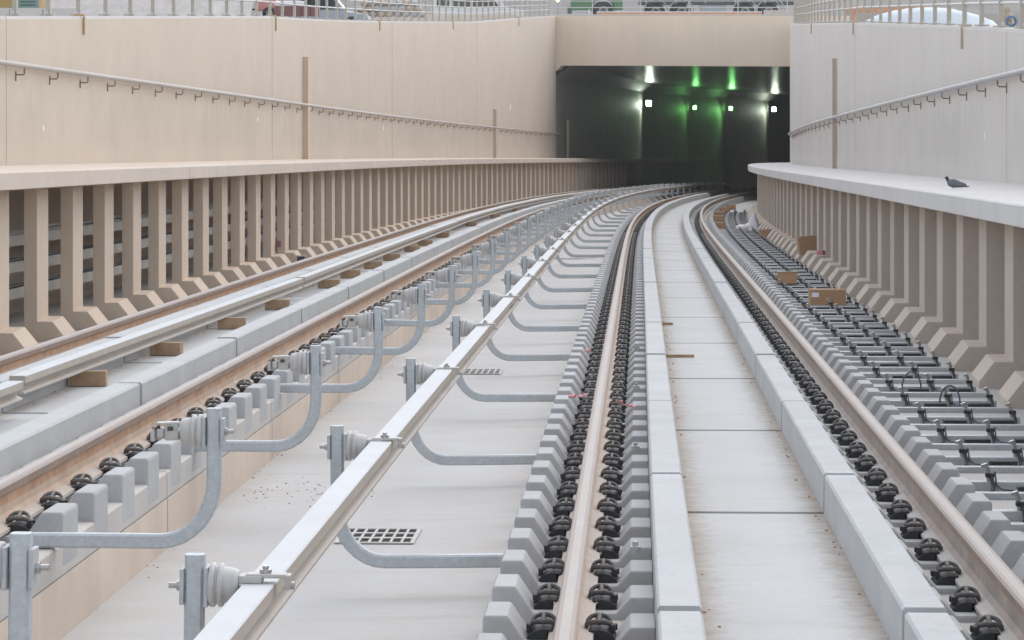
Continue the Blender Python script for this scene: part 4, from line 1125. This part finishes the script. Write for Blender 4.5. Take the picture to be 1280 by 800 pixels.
# excavator and generator behind them
D = 86
root = empty('excavator', Matrix.Translation((K(4, D), D, Z(17, D) - .5)) @ Matrix.Rotation(PI, 4, 'Z'))
mb = MB()
for y in (-.75, .75):
    mb.prism([(-1.1, .12), (-.9, 0), (.9, 0), (1.1, .12), (1.1, .42), (.9, .55), (-.9, .55), (-1.1, .42)], y - .2, y + .2, M['dark'], bev=.03)
mb.build('crawler_track', root)
mb = MB(); mb.prism([(-1.2, .62), (1.0, .62), (1.0, 1.3), (-.9, 1.45), (-1.2, 1.2)], -.85, .85, M['yellow_paint'], bev=.05); mb.build('house', root)
mb = MB(); mb.prism([(-.2, 1.3), (.95, 1.3), (.9, 2.5), (-.1, 2.5)], -.8, 0, M['yellow_paint'], bev=.04); cab = mb.build('cab', root)
mb = MB(); mb.prism([(-.05, 1.5), (.82, 1.5), (.78, 2.35), (.0, 2.35)], -.83, -.80, M['glass']); g = mb.build('window'); g.parent = cab
mb = MB(); mb.tube([(.9, .3, 1.2), (2.0, .3, 2.9), (3.0, .3, 2.4)], .14, M['yellow_paint'], square=True); mb.build('boom', root)
mb = MB(); mb.tube([(3.0, .3, 2.4), (2.7, .3, .9)], .11, M['yellow_paint'], square=True); mb.build('stick', root)
mb = MB(); mb.prism([(2.4, .1), (3.0, .2), (2.9, .85), (2.5, .9)], 0, .6, M['dark'], bev=.02); mb.build('bucket', root)
tag(root, 'yellow excavator with dark tracks at the far left beyond the fence', 'excavator')
root = empty('generator', Matrix.Translation((K(43, D), D - .8, Z(17, D) - .45)))
mb = MB(); mb.box((0, 0, .95), (.62, .8, 1.0), M['teal_paint'], .03); mb.build('cabinet', root)
mb = MB(); mb.box((0, 0, .28), (.72, .85, .3), M['dark'], .02); mb.tube([(-.5, -.45, .62), (.35, -.45, .34)], .035, M['teal_paint'], square=True); mb.build('skid', root)
mb = MB()
for k in range(5): mb.box((0, -.41, .7 + k * .1), (.45, .02, .04), M['dark'], .004)
mb.build('louvre', root)
tag(root, 'teal generator cabinet on a dark skid beyond left fence', 'generator')
root = empty('orange_post', Matrix.Translation((K(59, D), D - 1.2, Z(13, D) - .3)))
mb = MB(); mb.tube([(0, 0, .03), (0, 0, 1.5)], .045, M['orange'], 10); mb.build('post_tube', root); mb = MB(); mb.lathe([(0, .16), (.04, .16), (.06, .06)], (0, 0, 0), (0, 0, 1), M['rubber'], 12); mb.build('base', root)
tag(root, 'orange marker post beside the teal generator', 'marker post')
# green truck and dark trailer beyond the portal
D = 143; gz = Z(16, D) - .42
root = empty('green_truck', Matrix.Translation((K(752, D), D, gz)))
mb = MB(); mb.prism([(-1.55, .55), (-.55, .55), (-.48, .85), (-.25, 1.12), (.05, 1.2), (.35, 1.12), (.55, .85), (.62, .55), (1.0, .55), (1.0, 1.75), (.6, 2.6), (-1.45, 2.6), (-1.55, 1.6)], -1.1, 1.1, M['green_paint'], bev=.04); cab = mb.build('cab', root)
mb = MB(); mb.prism([(-.9, 1.8), (.62, 1.8), (.42, 2.45), (-.9, 2.45)], -1.12, -1.09, M['glass']); g = mb.build('window'); g.parent = cab
for wy in (-.95, .95):
    mb = MB(); wheel(mb, (.05, wy, .5), .5, .32); w1 = mb.build('wheel', root)
    mb = MB(); rim(mb, (.05, wy, .5), .5, .33); r1 = mb.build('rim'); r1.parent = w1
mb = MB(); mb.box((-1.6, 0, .55), (.2, 2.1, .35), M['dark'], .03); mb.build('bumper', root)
mb = MB()
pts = [(.05 + .62 * math.cos(PI * k / 12), -1.14, .52 + .62 * math.sin(PI * k / 12)) for k in range(13)]
mb.tube(pts, .05, M['green_paint'], 8); mb.build('wheel_arch', root)
tag(root, 'green truck with rounded wheel arch standing above the tunnel mouth', 'truck')
root = empty('dark_trailer', Matrix.Translation((K(905, D), D + 3, gz)))
mb = MB(); mb.box((0, 0, .95), (8.2, 2.2, .28), M['dark'], .03); mb.build('chassis', root)
mb = MB(); mb.box((0, 0, 1.25), (8.3, 2.3, .16), M['steel_grey'], .02)
for k in range(6): mb.box((-3.8 + k * 1.5, -1.16, 1.35), (.08, .06, .9), M['steel_grey'])
mb.build('deck', root)
for wx in (-3.3, -2.0, 1.2, 2.4):
    for wy in (-.95, .95):
        mb = MB(); wheel(mb, (wx, wy, .48), .48, .3); w1 = mb.build('wheel', root)
        mb = MB(); rim(mb, (wx, wy, .48), .48, .31); r1 = mb.build('rim'); r1.parent = w1
    mb = MB(); pts = [(wx + .62 * math.cos(PI * k / 10), -1.12, .5 + .60 * math.sin(PI * k / 10)) for k in range(11)]; mb.tube(pts, .035, M['steel_grey'], 6); mb.build('mudguard', root)
mb = MB(); mb.box((-.4, -.8, .62), (1.3, .5, .4), M['grey_paint'], .04); mb.build('tool_box', root)
mb = MB(); mb.tube([(-1.5, -1.15, 1.2), (-1.9, -1.2, .35)], .05, M['steel_grey'], 6); mb.tube([(2.9, -1.15, 1.2), (3.3, -1.2, .35)], .05, M['steel_grey'], 6); mb.build('landing_leg', root)
tag(root, 'long dark flatbed trailer standing behind the fence above the tunnel', 'trailer')
# orange and white plastic barrier on the portal
root = empty('plastic_barrier', pm @ Matrix.Translation((0, 1.4, LTP - .02)))
mb = MB(); mb.box((5.2, 0, .06), (7.3, .25, .20), M['orange'], .03); mb.build('barrier_body', root)
mb = MB(); mb.box((5.2, 0, .185), (7.3, .22, .05), M['white_paint'], .015); mb.build('top_strip', root)
tag(root, 'long orange plastic barrier with white top above the tunnel mouth', 'barrier')
mb = MB(); mb.box((10.6, 0, .10), (3.3, .3, .32), M['barrier'], .02); o = mb.build('concrete_block', None, pm @ Matrix.Translation((0, 1.4, LTP - .02))); tag(o, 'pale concrete block right of the orange barrier above the tunnel', 'concrete block')
root = empty('marker_cone', pm @ Matrix.Translation((1.28, 1.0, LTP)))
mb = MB(); mb.lathe([(0, .075), (.05, .07), (.10, .05), (.22, .035), (.30, .02), (.31, .0)], (0, 0, 0), (0, 0, 1), M['tarp'], 14); mb.build('cone_body', root)
mb = MB(); mb.box((0, 0, .008), (.19, .19, .02), M['white_paint'], .004); mb.build('base', root)
tag(root, 'small pale blue marker cone on the portal left of the orange barrier', 'marker cone')
root = empty('work_lamp', Matrix.Translation((K(697, 150), 150, GZ)))
mb = MB(); mb.tube([(0, 0, 0), (0, 0, 1.65)], .03, M['steel_grey'], 8); mb.build('pole', root)
mb = MB(); mb.box((0, -.06, 1.62), (.16, .06, .12), M['lamp_yellow'], .02); mb.build('lens', root); mb = MB(); mb.box((0, 0, 1.62), (.2, .1, .16), M['dark'], .02); mb.build('housing', root)
tag(root, 'yellow work lamp on a pole left of the green truck', 'lamp')
# right-hand side: orange strip, blue tarpaulin, sack and hose
D = 70
root = empty('plastic_barrier', Matrix.Translation((K(1107, D), D, Z(12, D))))
mb = MB(); mb.box((0, 0, 0), (2.05, .2, .16), M['orange'], .03); mb.build('barrier_body', root)
mb = MB()
for x in (-.8, 0, .8): mb.box((x, 0, -.55), (.12, .3, .95), M['orange'], .02)
mb.build('leg', root)
tag(root, 'orange plastic barrier beyond the right wall fence', 'barrier')
D = 52
mb = MB(); vs = []; fs = []; nx, ny = 24, 7
for j in range(ny):
    v = j / (ny - 1)
    for i in range(nx):
        u = i / (nx - 1); prof_h = (math.sin(PI * u) ** .55) * .36 * (1 - (2 * v - 1) ** 2) ** .5
        vs.append(((u - .5) * 2.45, (v - .5) * 1.6, prof_h + random.uniform(-.012, .012)))
fs = [(j * nx + i, j * nx + i + 1, (j + 1) * nx + i + 1, (j + 1) * nx + i) for j in range(ny - 1) for i in range(nx - 1)]
mb.add(vs, fs, M['tarp'], True); mb.box((0, 0, -.42), (2.4, 1.5, .8), M['tarp'], .05)
o = mb.build('tarpaulin_heap', None, Matrix.Translation((K(1160, D), D, Z(34, D)))); tag(o, 'pale blue tarpaulin covering a low heap beyond the right fence', 'tarpaulin')
D = 33.5
mb = MB(); mb.ball((0, 0, .19), (.045, .04, .05), M['sand_bag'], 2, .08); mb.ball((.01, 0, .09), (.06, .05, .08), M['sand_bag'], 2, .08); mb.ball((.02, .0, -.02), (.08, .07, .09), M['sand_bag'], 2, .08)
o = mb.build('cloth_sack', None, Matrix.Translation((K(1259, D), D, Z(32, D)))); tag(o, 'small tan cloth sack on the right wall near the photo edge', 'sack')
mb = MB(); pts = [(.055 * math.cos(q * .45), .012 * q / 8, .06 + .055 * math.sin(q * .45)) for q in range(44)]; mb.tube(pts, .011, M['blue'], 7)
o = mb.build('blue_hose', None, Matrix.Translation((K(1262, D), D - .15, Z(33, D)))); tag(o, 'short coil of blue hose beside the tan sack on right wall', 'hose')

# ------------------------------------------------------------------ thin haze, added to lift the blacks of the tunnel
hm = bpy.data.materials.new('added_haze'); hm.use_nodes = True; hnt = hm.node_tree; hnt.nodes.clear()
ho = hnt.nodes.new('ShaderNodeOutputMaterial'); hv = hnt.nodes.new('ShaderNodeVolumePrincipled')
hv.inputs['Color'].default_value = (.96, .95, .93, 1); hv.inputs['Density'].default_value = .00042; hv.inputs['Anisotropy'].default_value = .2
hnt.links.new(hv.outputs[0], ho.inputs['Volume'])
mb = MB(); mb.box((0, 120, -5), (420, 420, 30), hm); o = mb.build('haze'); tag(o, 'thin added haze filling the cutting and the tunnel mouth', 'haze', None, 'stuff')

# ------------------------------------------------------------------ light, sky, camera
w = bpy.data.worlds.new('World'); scene.world = w; w.use_nodes = True
nt = w.node_tree; nt.nodes.clear()
out = nt.nodes.new('ShaderNodeOutputWorld'); bg = nt.nodes.new('ShaderNodeBackground'); sky = nt.nodes.new('ShaderNodeTexSky')
SUN_EL, SUN_AZ = 52.0, 28.0      # degrees; azimuth clockwise from straight ahead
sky.sky_type = 'NISHITA'; sky.sun_disc = False; sky.sun_elevation = math.radians(SUN_EL); sky.sun_rotation = math.radians(SUN_AZ)
sky.air_density = 1.0; sky.dust_density = .2; sky.ozone_density = 1.0
bg.inputs['Strength'].default_value = .15
hs = nt.nodes.new('ShaderNodeHueSaturation'); hs.inputs['Saturation'].default_value = .33
nt.links.new(sky.outputs[0], hs.inputs['Color']); nt.links.new(hs.outputs[0], bg.inputs[0]); nt.links.new(bg.outputs[0], out.inputs[0])
sl = bpy.data.lights.new('sun', 'SUN'); sl.energy = .6; sl.angle = math.radians(80); sl.color = (1.0, .88, .73)
so = bpy.data.objects.new('sun', sl); C.objects.link(so)
az, el = math.radians(SUN_AZ), math.radians(SUN_EL)
to_sun = Vector((math.sin(az) * math.cos(el), math.cos(az) * math.cos(el), math.sin(el)))
so.rotation_euler = to_sun.to_track_quat('Z', 'Y').to_euler()
cam = bpy.data.cameras.new('camera'); co = bpy.data.objects.new('camera', cam); C.objects.link(co)
co.location = (0, 0, 0); co.rotation_euler = (math.radians(90), 0, 0)
cam.sensor_fit = 'HORIZONTAL'; cam.sensor_width = 36; cam.lens = F * 36 / 1280
cam.shift_y = -(400 - 17) / 1280
cam.clip_start = .1; cam.clip_end = 5000
scene.camera = co
scene.view_settings.view_transform = 'Standard'; scene.view_settings.look = 'None'
scene.view_settings.exposure = 1.2; scene.view_settings.gamma = 1
scene.render.resolution_x, scene.render.resolution_y = 1024, 640
scene.cycles.use_denoising = True
scene.cycles.max_bounces = 10; scene.cycles.diffuse_bounces = 8
